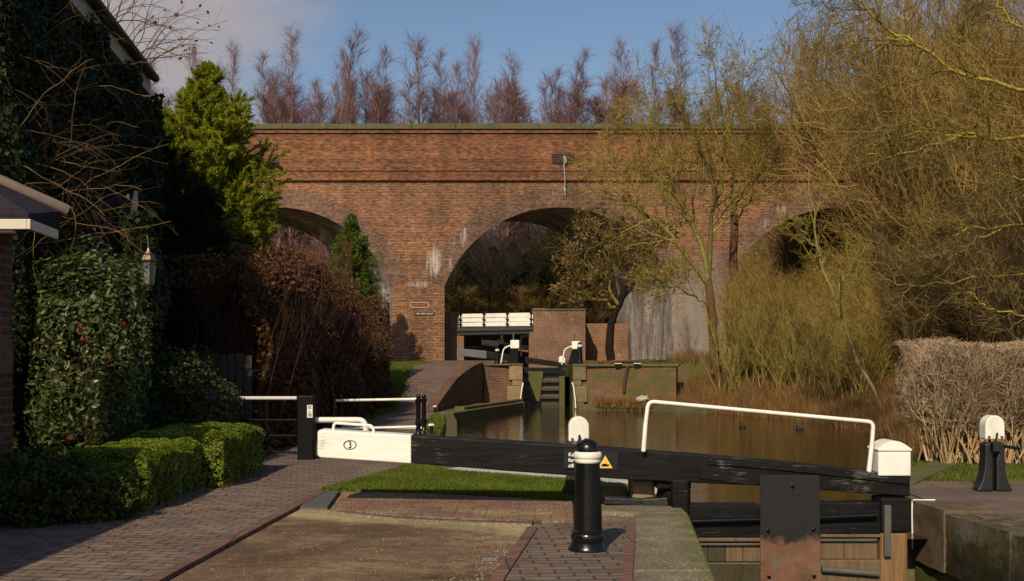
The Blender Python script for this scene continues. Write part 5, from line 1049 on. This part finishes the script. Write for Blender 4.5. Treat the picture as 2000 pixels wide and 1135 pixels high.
# bare multi-stemmed willows -------------------------------------------
def willow(seed, H=10., stems=7, spread=.35, dens=1., wig=.07, up=.04):
    rng = np.random.default_rng(seed); a = rng.random(stems)*6.283; p0 = np.stack([np.cos(a)*.25, np.sin(a)*.25, 0*a], 1)
    d = np.stack([np.cos(a)*spread*rng.uniform(.2, 1.4, stems), np.sin(a)*spread*rng.uniform(.2, 1.4, stems), np.ones(stems)], 1); L0 = H*rng.uniform(.65, 1.02, stems)
    tr = march(rng, p0, d, L0, rng.uniform(.045, .09, stems), 10, wig*.7, (0, 0, up), .2)
    n1 = int(15*dens); p, d, t, r = sprout(rng, *tr, n1, .12, 1, 42, 14); L1 = np.repeat(L0, n1)*(.34*(1.15-t))*rng.uniform(.6, 1.3, len(t))+.5; b1 = march(rng, p, d, L1, np.minimum(r*.45, .026), 7, wig*1.3, (0, 0, up*2), .3)
    n2 = int(8*dens); p, d, t, r = sprout(rng, *b1, n2, .12, 1, 36, 14); L2 = np.repeat(L1, n2)*rng.uniform(.3, .6, len(p))+.2; b2 = march(rng, p, d, L2, r*.55, 5, wig*1.3, (0, 0, up*2), .4)
    p, d, t, r = sprout(rng, *b2, 5, .1, 1, 34, 14); b3 = march(rng, p, d, rng.uniform(.25, .9, len(p)), np.full(len(p), .0078), 3, wig*1.3, (0, 0, up*2), .5)
    return np_mesh('trunk', *tubes(*tr, 6), True), np_mesh('crown', *join([tubes(*b1, 4), tubes(*b2, 3), tubes(*b3, 3)]))
wm = [willow(51), willow(52, spread=.5), willow(53, stems=9, spread=.28, up=.07)]
WTR = m_bark('lichen_willow_bark', (.10, .065, .03), (.17, .13, .05), (.24, .21, .03), .45); WBR = m_bark('brown_willow_twigs', (.22, .130, .040), (.34, .225, .062), None); WOL = m_bark('olive_scrub_twigs', (.25, .162, .042), (.37, .26, .06), None)
GW = 'bare trees of the canalside thicket'
wp_ = [None]*3
big = [(1530, 225, 72), (1580, 170, 74), (1635, 130, 70), (1715, 60, 71), (1790, 10, 48), (1815, -30, 45), (1850, -60, 46), (1890, -90, 42), (1950, -90, 40), (2010, -100, 38), (2060, -60, 34), (1870, -20, 52), (1960, -40, 50), (1800, 40, 70), (1690, 110, 70), (2080, -120, 44)]
nb_ = ['beyond the grey tie plate', 'left edge', 'over the right arch']
for k, (x, y, d) in enumerate(big): put_tree(wp_, wm, k, x, y, d, 'tall bare brown tree in the dense thicket to the right of the lichen covered tree', GW, WTR, WBR, 'bare_tree', .8 if x < 1840 else 1.05, 10.)
sp_ = [None]*3; GS = 'olive scrub on the right canal bank'; SHADE = m_bark('shade_darkened_scrub_twigs', (.075, .046, .022), (.13, .085, .035), None); sp2_ = [None]*3  # SHADE: brown twigs darkened to stand in for shade behind the hedge
scrub = [(1440, 520, 46), (1475, 560, 44), (1510, 490, 47), (1545, 530, 43), (1590, 500, 45), (1620, 540, 41), (1680, 520, 43), (1730, 490, 40), (1765, 480, 37), (1810, 450, 35), (1700, 560, 36), (1660, 590, 38), (1600, 600, 41), (1530, 610, 42), (1860, 420, 36), (1910, 380, 34), (1970, 360, 33), (1830, 400, 42), (1880, 330, 42), (1930, 300, 44), (1990, 420, 30)]
for k, (x, y, d) in enumerate(scrub):
    if x < 1800: put_tree(sp_, [wm[2], wm[1], wm[0]], k, x, y, d, 'bare olive brown scrub bush growing on the bank between canal and thicket', GS, WTR, WOL if k % 5 else WBR, 'scrub_bush', 1.15, 10., cat='bush')
    else: put_tree(sp2_, [wm[2], wm[1], wm[0]], k, x, y, d, 'shade darkened scrub bush behind the clipped bare hedge', 'dark scrub behind the hedge', SHADE, SHADE, 'dark_scrub_bush', 1.25, 10., cat='bush')
def shoots(seed, H, n):
    rng = np.random.default_rng(seed); p0 = np.stack([rng.normal(0, .35, n), rng.normal(0, .3, n), 0*np.ones(n)], 1); s1 = march(rng, p0, np.stack([rng.normal(0, .20, n), rng.normal(0, .2, n), np.ones(n)], 1), H*rng.uniform(.5, 1.05, n), rng.uniform(.012, .021, n), 10, .06, (0, 0, .03), .3)
    p, d, t, r = sprout(rng, *s1, 10, .25, 1, 26, 10); s2 = march(rng, p, d, rng.uniform(.4, 1.3, len(p))*(1.2-t), r*.5, 6, .07, (0, 0, .1), .4); p, d, t, r = sprout(rng, *s2, 4, .2, 1, 28, 12); s3 = march(rng, p, d, rng.uniform(.2, .6, len(p)), np.full(len(p), .008), 3, .1, (0, 0, .08), .5)
    return np_mesh('trunk', *tubes(*s1, 5), True), np_mesh('crown', *join([tubes(*s2, 3), tubes(*s3, 3)]))
SHB = m_bark('yellow_green_shoots', (.20, .155, .045), (.31, .25, .07), None); sh_ = [None]*2; shm = [shoots(91, 5., 16), shoots(92, 5., 12)]
for k, (x, y, d) in enumerate([(1432, 575, 43.5), (1462, 590, 43), (1490, 555, 42.5), (1415, 610, 44), (1525, 600, 41), (1570, 590, 40), (1612, 585, 39), (1655, 600, 37), (1690, 590, 36), (1450, 520, 45), (1545, 545, 42)]): put_tree(sh_, shm, k, x, y, d, 'clump of upright yellow green shoots at the front of the scrub by the water', 'yellow green shoots by the water', SHB, SHB, 'shoot_clump', 1.1, 5., cat='bush')
# reddish bushes in and before the left arch, dark wood behind the arches
RT_ = m_bark('red_brown_twigs', (.13, .048, .034), (.20, .082, .05), None); rp_ = [None]*3
for k, (x, y, d, lab) in enumerate(((585, 450, 47, 'reddish bare bush nearest the lime green conifer'), (615, 470, 50, 'reddish bare bush under the middle of the left arch'), (648, 560, 46, 'reddish bare bush by the small conifer in the left arch'), (700, 600, 44, 'low reddish bare bush against the left pier'), (560, 470, 44, 'reddish bare bush in front of the left arch ring'))):
    put_tree(rp_, wm, k, x, y, d, lab, 'reddish bushes before the left arch', RT_, RT_, 'bare_bush', .8, 10., cat='bush')
DT = m_bark('shade_toned_wood_twigs', (.032, .025, .017), (.058, .045, .027), None); dp_ = [None]*3; GD = 'trees of the dark wood seen through the arches'  # DT: twig colour darkened in place of the viaduct's shade
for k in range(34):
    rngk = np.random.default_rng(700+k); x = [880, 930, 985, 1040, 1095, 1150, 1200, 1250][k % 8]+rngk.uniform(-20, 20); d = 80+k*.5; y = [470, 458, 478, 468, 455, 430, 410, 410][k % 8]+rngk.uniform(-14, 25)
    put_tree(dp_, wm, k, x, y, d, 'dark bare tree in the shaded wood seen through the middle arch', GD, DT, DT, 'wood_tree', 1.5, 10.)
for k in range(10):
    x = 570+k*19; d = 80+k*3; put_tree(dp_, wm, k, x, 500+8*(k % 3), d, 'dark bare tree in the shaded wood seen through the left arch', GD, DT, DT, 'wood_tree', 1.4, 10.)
tp_ = [None]*3; TAN = m_bark('tan_scrub_twigs', (.26, .155, .05), (.36, .23, .075), None)
for k in range(9): put_tree(tp_, [wm[2], wm[0], wm[1]], k, 865+k*34, 572+5*(k % 2), 77+(k % 3)*.7, 'low tan bush standing behind the footbridge parapet', 'tan bushes behind the footbridge', TAN, TAN, 'tan_bush', 1.9, 10., cat='bush')
# the lichen covered tree on the right bank ------------------------------
def limbs_tree(seed, limbs, d, tip=.3, n1=12, n2=9, n3=5, l1=.35, up=.03, wig=.10, K=10, twig=.008, yvar=1.2, spl=None, jit=.075):
    rng = np.random.default_rng(seed); P_ = []; R_ = []
    for pts, ra, rb in limbs:
        pw = np.array([P(*p[:2], d+(p[2] if len(p) > 2 else 0)) for p in pts]); t = np.linspace(0, 1, len(pw)); tt = np.linspace(0, 1, K)
        q = np.stack([np.interp(tt, t, pw[:, i]) for i in range(3)], 1)
        for _ in range(1): q[1:-1] = .25*q[:-2]+.5*q[1:-1]+.25*q[2:]
        q[1:-1] += rng.normal(0, jit, (K-2, 3))*(d/45); P_.append(q); R_.append(np.linspace(ra, rb, K))
    tr = (np.array(P_), np.array(R_)); Lm = np.linalg.norm(np.diff(tr[0], axis=1), axis=2).sum(1)
    lo = np.repeat(np.array([0. if k in (spl or []) else 1. for k in range(len(limbs))]), n1)
    p, dd, t, r = sprout(rng, *tr, n1, .22, 1, 45, 14, (0, 0, .1)); k_ = lo > 0; p, dd, t, r = p[k_], dd[k_], t[k_], r[k_]; L1 = np.repeat(Lm, n1)[k_]*l1*rng.uniform(.5, 1.2, len(p))*(1.15-.6*t)
    b1 = march(rng, p, dd, L1, r*.5, 7, wig, (0, 0, up), .35); p, dd, t, r = sprout(rng, *b1, n2, .15, 1, 42, 15); L2 = np.repeat(L1, n2)*rng.uniform(.3, .6, len(p))+.12; b2 = march(rng, p, dd, L2, np.maximum(r*.55, twig), 5, wig*1.3, (0, 0, up), .5)
    p, dd, t, r = sprout(rng, *b2, n3, .2, 1, 40, 15); b3 = march(rng, p, dd, rng.uniform(.3, .8, len(p))*np.repeat(L2, n3), np.full(len(p), twig), 3, wig*1.4, (0, 0, up), .5)
    return tr, b1, b2, b3
LB = m_bark('lichen_green_bark', (.10, .085, .028), (.16, .145, .045), (.23, .20, .03), .4, True, 2.); LTW = m_bark('yellow_olive_twigs', (.21, .155, .035), (.32, .25, .05), None)
ORB = m_bark('orange_brown_bark', (.085, .042, .018), (.16, .085, .038), (.10, .09, .03), .3, False, 2.5)
KEYS = m_leaf('brown_seed_keys', [(.14, .075, .025), (.22, .125, .045), (.28, .17, .07)], .6, .2)
d = 45.5
T1 = [([(1398, 722), (1394, 660), (1388, 600), (1383, 545)], .21, .15), ([(1437, 700, 2), (1438, 600, 2), (1432, 500, 2), (1434, 420, 2)], .2, .16)]
L1_ = [([(1384, 560), (1330, 485), (1280, 438), (1240, 395), (1205, 330), (1182, 275)], .17, .05), ([(1383, 548), (1388, 470), (1400, 390), (1378, 320), (1345, 250), (1312, 175)], .19, .05),
       ([(1383, 548), (1360, 450), (1330, 395), (1302, 330), (1278, 250), (1262, 185)], .18, .05), ([(1434, 425, 2), (1430, 365, 2), (1446, 300, 2), (1460, 220, 2), (1448, 115, 2)], .15, .04),
       ([(1434, 400, 2), (1480, 335, 2), (1530, 285, 2), (1590, 235, 2)], .09, .03), ([(1400, 390), (1420, 330), (1415, 250), (1400, 170), (1385, 110)], .11, .035), ([(1432, 440, 2), (1465, 390, 1), (1485, 330, 1), (1500, 230, 0)], .09, .03), ([(1388, 600), (1340, 570), (1290, 552), (1255, 548)], .07, .03)]
L1_ = [(a, r0*.58, r1*.5) for a, r0, r1 in L1_]
tr, b1, b2, b3 = limbs_tree(61, L1_, d, n1=22, n2=9, n3=6, l1=.36, K=14, wig=.14, twig=.0078)
o0 = np.array(P(1398, 722, d)); g = thing('lichen_tree', 'tall forked tree with olive lichen covered limbs in front of the viaduct', 'tree', tuple(o0))
rngt = np.random.default_rng(1); tA = limbs_tree(62, T1, d, jit=.03)[0]
V, F = tubes(*tA, 10); mesh_obj('trunk', np_mesh('trunk', V-o0, F, True), ORB, g); V, F = tubes(*tr, 8); mesh_obj('limbs', np_mesh('limbs', V-o0, F, True), LB, g)
V, F = join([tubes(*b1, 4), tubes(*b2, 3), tubes(*b3, 3)]); mesh_obj('crown', np_mesh('crown', V-o0, F), LTW, g)
kk = rngt.integers(0, len(b3[0]), 4200); V, F = leaf_quads(rngt, b3[0][kk, -1]-o0+rngt.normal(0, .04, (4200, 3)), rngt.normal(size=(4200, 3)), .05, .5); mesh_obj('seed_keys', np_mesh('seed_keys', V, F), KEYS, g)
# crooked little tree by the far lock
d = 47.; TT = [([(1194, 704), (1190, 665), (1195, 625), (1214, 585), (1228, 560)], .19, .12)]
LL = [([(1205, 600), (1165, 582), (1125, 566), (1100, 560)], .08, .025), ([(1208, 596), (1175, 548), (1140, 512), (1108, 500)], .09, .025), ([(1214, 585), (1195, 525), (1165, 465), (1140, 432)], .09, .025), ([(1228, 560), (1228, 505), (1215, 455), (1205, 425)], .09, .025), ([(1228, 560), (1255, 525), (1280, 480), (1290, 450)], .09, .025), ([(1214, 590), (1180, 565), (1150, 545), (1120, 535)], .06, .02)]
tr, b1, b2, b3 = limbs_tree(64, LL, d, n1=14, n2=7, n3=4, l1=.40, up=.0, wig=.18, twig=.009, K=12); tA = limbs_tree(65, TT, d, jit=.02, K=14)[0]
o0 = np.array(P(1194, 704, d)); g = thing('crooked_tree', 'small crooked tree with dark bent trunk and brown seed clusters by the far lock', 'tree', tuple(o0))
V, F = tubes(*tA, 10); mesh_obj('trunk', np_mesh('trunk', V-o0, F, True), m_bark('blackish_bark', (.007, .006, .004), (.016, .012, .008), (.03, .03, .01), .12, False), g)
V, F = join([tubes(*tr, 6), tubes(*b1, 4), tubes(*b2, 3), tubes(*b3, 3)]); mesh_obj('crown', np_mesh('crown', V-o0, F), m_bark('olive_brown_twigs', (.105, .074, .022), (.18, .135, .034), None), g)
kk = rngt.integers(0, len(b3[0]), 480); kk = np.repeat(kk, 6); V, F = leaf_quads(rngt, b3[0][kk, -1]-o0+rngt.normal(0, .07, (len(kk), 3))-np.array([0, 0, .06]), rngt.normal(size=(len(kk), 3)), .065, .5); mesh_obj('seed_keys', np_mesh('seed_keys', V, F), KEYS, g)
# leaning pale sapling
d = 33.; LL = [([(1722, 800), (1672, 690), (1625, 590), (1600, 500), (1588, 420), (1580, 330)], .06, .02), ([(1600, 500), (1570, 450), (1540, 425)], .03, .012), ([(1625, 590), (1660, 540), (1690, 480)], .03, .012)]
tr, b1, b2, b3 = limbs_tree(66, LL, d, n1=12, n2=7, n3=4, l1=.25, K=12, twig=.006); o0 = np.array(P(1722, 800, d)); g = thing('leaning_sapling', 'slim pale green sapling leaning left over the right bank', 'tree', tuple(o0))
V, F = tubes(*tr, 7); mesh_obj('trunk', np_mesh('trunk', V-o0, F, True), m_bark('pale_green_bark', (.17, .14, .05), (.25, .21, .09), None, .4, False), g); V, F = join([tubes(*b1, 4), tubes(*b2, 3), tubes(*b3, 3)]); mesh_obj('crown', np_mesh('crown', V-o0, F), LTW, g)
# large lichened tree beyond the right edge, its limbs reaching in
d = 24.; YB = m_bark('mustard_lichen_bark', (.13, .11, .03), (.19, .155, .035), (.36, .30, .03), .5, True, 3.)
TT = [([(2150, 740), (2130, 500), (2110, 300), (2080, 100), (2060, -120)], .34, .16)]
LL = [([(2105, 270), (2000, 263), (1905, 266), (1865, 263), (1815, 238), (1755, 240), (1700, 255)], .10, .025), ([(1905, 266), (1860, 272), (1800, 292), (1740, 302), (1690, 300)], .06, .02), ([(1890, 270), (1840, 262), (1790, 258), (1740, 272), (1690, 285)], .05, .02),
      ([(2130, 420), (2030, 430), (1950, 445), (1890, 443), (1840, 425), (1800, 395)], .08, .02), ([(1955, 448), (1900, 470), (1830, 500), (1780, 515)], .05, .016), ([(1890, 443), (1865, 462), (1835, 470)], .04, .014), ([(2120, 520), (1990, 535), (1850, 550), (1780, 560), (1735, 548), (1700, 540)], .06, .018),
      ([(2080, 180), (1960, 170), (1850, 135), (1775, 80), (1735, 60), (1690, 20), (1655, -10)], .10, .04), ([(1775, 80), (1720, 70), (1650, 95), (1590, 115)], .045, .014), ([(1735, 60), (1700, 20), (1640, 15), (1560, 10)], .04, .014), ([(1905, 266), (1910, 220), (1925, 180)], .04, .014), ([(2090, 120), (1990, 60), (1950, 10), (1930, -60)], .08, .03), ([(2100, 330), (2000, 350), (1950, 340), (1900, 320)], .05, .02), ([(1960, 170), (1900, 110), (1880, 50), (1890, -20)], .05, .02), ([(2120, 600), (2000, 620), (1930, 600), (1890, 570)], .05, .02), ([(1850, 135), (1760, 160), (1690, 190), (1620, 165), (1550, 140)], .05, .014)]
LL = [(a, r0*.47, r1*.48) for a, r0, r1 in LL]
tr, b1, b2, b3 = limbs_tree(68, LL, d, n1=15, n2=7, n3=4, l1=.34, K=16, wig=.17, twig=.0055, up=.015); tA = limbs_tree(69, TT, d, jit=.03)[0]; o0 = np.array(P(2150, 740, d))
g = thing('overhanging_tree', 'mustard lichen covered branches reaching in over the clipped bare hedge', 'tree', tuple(o0)); V, F = tubes(*tA, 10); mesh_obj('trunk', np_mesh('trunk', V-o0, F, True), YB, g); V, F = tubes(*tr, 7); mesh_obj('limbs', np_mesh('limbs', V-o0, F, True), YB, g)
V, F = join([tubes(*b1, 4), tubes(*b2, 3), tubes(*b3, 3)]); mesh_obj('crown', np_mesh('crown', V-o0, F), m_bark('brown_olive_twigs', (.16, .11, .035), (.22, .17, .05), None), g)
# ------------------------------------------------------------------ conifers
def conifer(seed, H, Rb, N=46000, leaf=.10):
    rng = np.random.default_rng(seed); tr = march(rng, np.zeros((1, 3)), np.array([[0, 0, 1.]]), np.array([H]), np.array([.14]), 10, .01, (0, 0, .02), .08)
    p, d, t, r = sprout(rng, *tr, 210, .04, .99, 68, 10); L = Rb*np.clip((1-t)**.8*1.08+.02, .02, 1)*rng.uniform(.6, 1.25, len(t)); up_ = np.clip((t-.86)/.14, 0, 1)[:, None]; d = unit(d*(1-.75*up_)+np.array([0, 0, 1.])*up_); L = np.minimum(L, .235*H*rng.uniform(.75, 1.08, len(L))*np.interp(t, [0, .3, .5, 1], [.75, .95, 1., 1.])); L = np.maximum(L, .32*(t > .9)); b1 = march(rng, p, d, L, np.full(len(p), .02), 7, .06, (0, 0, .06), .3)
    p, d, t, r = sprout(rng, *b1, 12, .2, 1, 42, 10); b2 = march(rng, p, d, np.repeat(L, 12)*.42*(1.15-t*.7)+.08, np.full(len(p), .008), 5, .1, (0, 0, .03), .4)
    p, d, t, r = sprout(rng, *b2, max(1, N//len(b2[0])), .08, 1, 34, 12); ax = unit(d+np.array([0, 0, .10])); V, F = leaf_quads(rng, p+ax*leaf*.7, np.cross(ax, rng.normal(size=ax.shape))+np.array([0, 0, .6]), leaf, .13, .25, ax)
    return np_mesh('trunk', *tubes(*tr, 7), True), np_mesh('branches', *join([tubes(*b1, 3), tubes(*b2, 3)])), np_mesh('foliage', V, F)
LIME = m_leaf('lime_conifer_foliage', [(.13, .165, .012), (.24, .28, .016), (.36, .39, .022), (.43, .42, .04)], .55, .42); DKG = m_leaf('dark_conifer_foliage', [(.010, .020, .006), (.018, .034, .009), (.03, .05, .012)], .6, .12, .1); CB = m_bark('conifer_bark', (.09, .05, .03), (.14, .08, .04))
def put_conifer(seed, x, ytop, d, H, Rb, label, mm, N=46000, leaf=.10):
    X = (x-1000)*d/FPX; zb = HC+(YH-ytop)*d/FPX-H; t, b, f = conifer(seed, H, Rb, N, leaf); g = thing('conifer', label, 'conifer', (X, d, zb)); mesh_obj('trunk', t, CB, g); mesh_obj('branches', b, CB, g); mesh_obj('foliage', f, mm, g); return g
put_conifer(71, 408, 150, 28., 8.3, 3.7, 'bright lime green feathery conifer between the house and the viaduct', LIME, 190000, .08)
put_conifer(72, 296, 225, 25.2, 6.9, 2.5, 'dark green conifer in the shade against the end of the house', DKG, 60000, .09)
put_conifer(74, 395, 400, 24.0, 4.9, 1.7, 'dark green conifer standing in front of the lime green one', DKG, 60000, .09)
put_conifer(73, 688, 432, 54., 7.3, 2.3, 'small green conifer growing under the left arch', m_leaf('mid_green_conifer_foliage', [(.05, .09, .012), (.10, .15, .018), (.15, .20, .025)], .55, .3), 44000, .10)
put_conifer(75, 1085, 440, 84., 10.5, 3.2, 'dull green evergreen seen under the middle arch', m_leaf('dull_evergreen_foliage', [(.03, .04, .010), (.06, .065, .016), (.085, .085, .02)], .6, .2), 20000, .2)
ev0 = put_conifer(76, 895, 470, 83., 9.5, 2.6, 'dark evergreen in the shaded wood seen through the middle arch', m_leaf('shade_toned_evergreen_foliage', [(.012, .014, .005), (.02, .022, .008), (.03, .03, .011)], .7, .1, .1), 16000, .2); ev0['group'] = 'dark evergreens seen through the middle arch'  # near-black foliage stands in for shade, darkening the view through the arch
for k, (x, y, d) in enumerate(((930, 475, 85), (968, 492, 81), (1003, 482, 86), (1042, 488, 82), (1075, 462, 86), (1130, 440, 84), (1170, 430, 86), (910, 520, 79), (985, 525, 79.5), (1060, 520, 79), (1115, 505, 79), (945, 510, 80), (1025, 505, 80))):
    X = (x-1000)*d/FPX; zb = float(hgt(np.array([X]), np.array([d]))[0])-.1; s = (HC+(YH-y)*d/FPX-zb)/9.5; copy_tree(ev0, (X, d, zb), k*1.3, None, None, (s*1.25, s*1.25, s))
# ------------------------------------------------------------------ clipped bare hedge at the right
rng = np.random.default_rng(81); nc = 74; cl = np.stack([np.sort(rng.uniform(6.85, 12.6, nc)), np.where(rng.random(nc) < .5, rng.uniform(18.15, 18.4, nc), rng.uniform(18.5, 19.1, nc)), np.zeros(nc)], 1); n = nc*8
p0 = np.repeat(cl, 8, 0)+np.concatenate([rng.normal(0, .06, (n, 2)), np.zeros((n, 1))], 1)
st = march(rng, p0, np.stack([rng.normal(0, .20, n), rng.normal(0, .14, n), np.ones(n)], 1), rng.uniform(1.3, 1.95, n), rng.uniform(.009, .025, n), 9, .10, (0, 0, .04), .35)
p, d_, t, r = sprout(rng, *st, 14, .30, 1, 40, 16); s1 = march(rng, p, d_, rng.uniform(.25, .75, len(p)), r*.55, 5, .14, (0, 0, .16), .5); p, d_, t, r = sprout(rng, *s1, 7, .2, 1, 38, 16); s2 = march(rng, p, d_, rng.uniform(.1, .35, len(p)), np.full(len(p), .0042), 3, .14, (0, 0, .05), .6)
for a in (st, s1, s2):
    lim = 1.86+.05*np.sin(a[0][..., 0]*3)+.03*np.sin(a[0][..., 0]*11); a[0][..., 2] = np.minimum(a[0][..., 2], lim+rng.random(lim.shape)*.12); a[0][..., 0] = np.maximum(a[0][..., 0], .338*a[0][..., 1]+.10+.09*np.sin(a[0][..., 2]*5+a[0][..., 1]*3)+.16*rng.random(lim.shape)**2)
hg = thing('bare_hedge', 'clipped leafless hedge of pale dense twigs at the right', 'hedge', (9.3, 18.8, 0)); o0 = np.array([9.3, 18.8, 0])
V, F = tubes(*st, 5); mesh_obj('stems', np_mesh('stems', V-o0, F, True), m_bark('pale_hedge_stems', (.27, .175, .085), (.42, .29, .15), (.16, .14, .05), .3), hg); V, F = join([tubes(*s1, 3), tubes(*s2, 3)]); mesh_obj('twigs', np_mesh('twigs', V-o0, F), m_bark('pale_hedge_twigs', (.32, .22, .13), (.46, .34, .215), None), hg)
# ------------------------------------------------------------------ grass and reeds
def in_poly(pts, poly): return poly_sd(pts[:, 0], pts[:, 1], poly) < 0
def grass(name, poly, n, h, mats, seed, zf=None, wd=.011, lean=.35):
    rng = np.random.default_rng(seed); a = np.array(poly); lo, hi = a.min(0), a.max(0); p = lo+(hi-lo)*rng.random((n, 2)); p = p[in_poly(p, poly)]; n = len(p)
    z = np.zeros(n) if zf is None else zf(p[:, 0], p[:, 1]); hh = h*(.5+rng.random(n)); an = rng.random(n)*6.283; b = np.stack([p[:, 0], p[:, 1], z], 1); sdv = np.stack([np.cos(an), np.sin(an), 0*an], 1)*wd; tip = b+np.stack([rng.normal(0, lean, n), rng.normal(0, lean, n), np.ones(n)], 1)*hh[:, None]
    V = np.stack([b-sdv, b+sdv, tip], 1).reshape(-1, 3); F = np.arange(3*n).reshape(n, 3); o = mesh_obj(name, np_mesh(name, V, F), mats); return tag(o, kind='stuff')
GRN = m_leaf('green_grass_blades', [(.065, .115, .006), (.115, .18, .010), (.16, .225, .014), (.24, .22, .05)], .5, .45, .2, (.15, .125, .04)); LAWN = m_plain('lawn_soil', (.06, .08, .014), .95, .4, 5, .1, .4)
lawn = [(-2.39, 14.02), (-2.1, 15.3), (-1.69, 16.9), (-1.6, 17.5), (-1.2, 17.2), (-.95, 16.5), (.2, 15.65), (1.0, 15.1), (1.5, 14.5), (1.4, 13.55), (.8, 13.6), (.7, 13.12), (-1.0, 13.82)]
slab_sheet('lawn', lawn, .03, LAWN); grass('grass', lawn, 130000, .042, GRN, 1, lambda x, y: np.full(x.shape, .028))
verge = [(-1.45, 17.5), (-1.55, 19), (-1.8, 21), (-1.9, 24.7), (-2.25, 30), (-2.45, 35.4), (-2.3, 35.6), (-1.82, 30), (-1.6, 24.7), (-1.42, 19.5), (-1.2, 17.3)]
grass('grass', verge, 60000, .06, GRN, 2, lambda x, y: np.full(x.shape, -.03), .014)
grass('grass', [(-4.3, 22), (-3.7, 36), (-3.8, 47), (-4.4, 58), (-7, 58), (-4.5, 36)], 60000, .08, GRN, 3, lambda x, y: left_h(y)-.04, .02)
grass('grass', [(4.95, 14.9), (5.6, 15.35), (13, 15.35), (13, 18.6), (6.5, 18.6), (5.4, 16.2)], 42000, .05, m_leaf('dull_grass_blades', [(.08, .11, .012), (.13, .16, .02), (.18, .17, .04)], .5, .35), 4, lambda x, y: np.full(x.shape, -.05), .013)
REED = m_leaf('rust_brown_reeds', [(.17, .075, .028), (.25, .125, .045), (.33, .19, .07), (.22, .16, .05)], .6, .35)
bank = [(6.6, 45.2), (7.6, 41.7), (9.6, 37.3), (9.6, 28.6), (8.4, 21.5), (14, 22), (16, 40), (13, 50), (6.7, 49)]
grass('reeds', bank, 80000, .5, REED, 6, lambda x, y: hgt(x, y)-.03, .013, .28)
grass('reeds', [(3.2, 45.6), (5.0, 45.3), (6.4, 45.0), (7.4, 42.2), (5.6, 44.3), (3.4, 45.0)], 9000, .4, REED, 7, lambda x, y: np.full(x.shape, -.2), .012, .3)
grass('grass', [(5.2, 47), (12, 47), (12, 52), (6.8, 54)], 12000, .16, GRN, 8, lambda x, y: hgt(x, y)-.03, .03, .3)
grass('leaf_litter', [(3.2, 46.8), (6.2, 46.2), (8, 52), (5, 58), (3.2, 58)], 14000, .06, REED, 9, lambda x, y: hgt(x, y)-.01, .04, .6)

# ------------------------------------------------------------------ loose grit and fallen leaves
def scatter_stones(name, pts, size, mats, seed):
    rng = np.random.default_rng(seed); n = len(pts); s = size*(.5+rng.random(n)**2*1.6); D = np.array([[1, 0, 0], [0, 1, 0], [-1, 0, 0], [0, -1, 0], [0, 0, .8]]); a = rng.random(n)*6.283; ca, sa = np.cos(a), np.sin(a)
    V = np.stack([np.stack([(ca*d[0]-sa*d[1]*.7)*s, (sa*d[0]+ca*d[1]*.7)*s, d[2]*s], 1)+pts for d in D], 1).reshape(-1, 3)
    F = (np.arange(n)*5)[:, None, None]+np.array([[0, 1, 4], [1, 2, 4], [2, 3, 4], [3, 0, 4]])[None]; return tag(mesh_obj(name, np_mesh(name, V, F.reshape(-1, 3)), mats), kind='stuff')
GRIT = m_leaf('pale_grit', [(.12, .085, .05), (.20, .145, .08), (.32, .245, .14), (.42, .36, .25)], .9, .0, .2)
rng = np.random.default_rng(301); kb = np.array(kerb); t_ = rng.random(4200); kx = np.interp(t_, np.linspace(0, 1, len(kb)), kb[:, 0]); ky = np.interp(t_, np.linspace(0, 1, len(kb)), kb[:, 1])-np.abs(rng.normal(0, .13, 4200))-.02
g1_ = np.stack([kx, ky, np.full(4200, .008)], 1); g2_ = np.stack([rng.uniform(-2.5, .1, 700), rng.uniform(7.5, 12.2, 700), np.full(700, .008)], 1); g2_ = g2_[in_poly(g2_[:, :2], [(-2.56, 7.5), (-2.42, 11.2), (-2.32, 12.5), (-1.9, 12.15), (-1.2, 11.7), (.15, 11.3), (-.2, 7.5)])]
m5 = 700; t5 = rng.random(m5); g3_ = np.stack([np.interp(t5, [0, .6, 1], [-.30, -.1, .17])-np.abs(rng.normal(0, .16, m5)), np.interp(t5, [0, .6, 1], [7.6, 9.2, 11.2]), np.full(m5, .008)], 1)
m6 = 450; g4_ = np.stack([rng.uniform(-1.9, .6, m6), rng.uniform(11.7, 13.4, m6)**1., np.full(m6, .03)], 1); g4_ = g4_[in_poly(g4_[:, :2], [(-1.95, 12.4), (-1.2, 11.9), (-.5, 11.65), (.6, 11.5), (.65, 13.0), (-1., 13.6), (-1.95, 13.8)])]
scatter_stones('loose_gravel', np.concatenate([g1_, g2_, g3_, g4_]), .0052, GRIT, 5)
m7 = 500; fl = np.stack([-3.9+np.abs(rng.normal(0, .22, m7))*np.where(rng.random(m7) < .8, 1, 3), rng.uniform(9.5, 17.5, m7), np.full(m7, .022)], 1); V, F = leaf_quads(rng, fl, np.tile(np.array([0, 0, 1.]), (m7, 1)), .018, .6, .3)
tag(mesh_obj('fallen_leaves', np_mesh('fallen_leaves', V, F), m_leaf('fallen_brown_leaves', [(.07, .035, .018), (.13, .07, .03), (.19, .12, .05)], .7, .1)), kind='stuff')
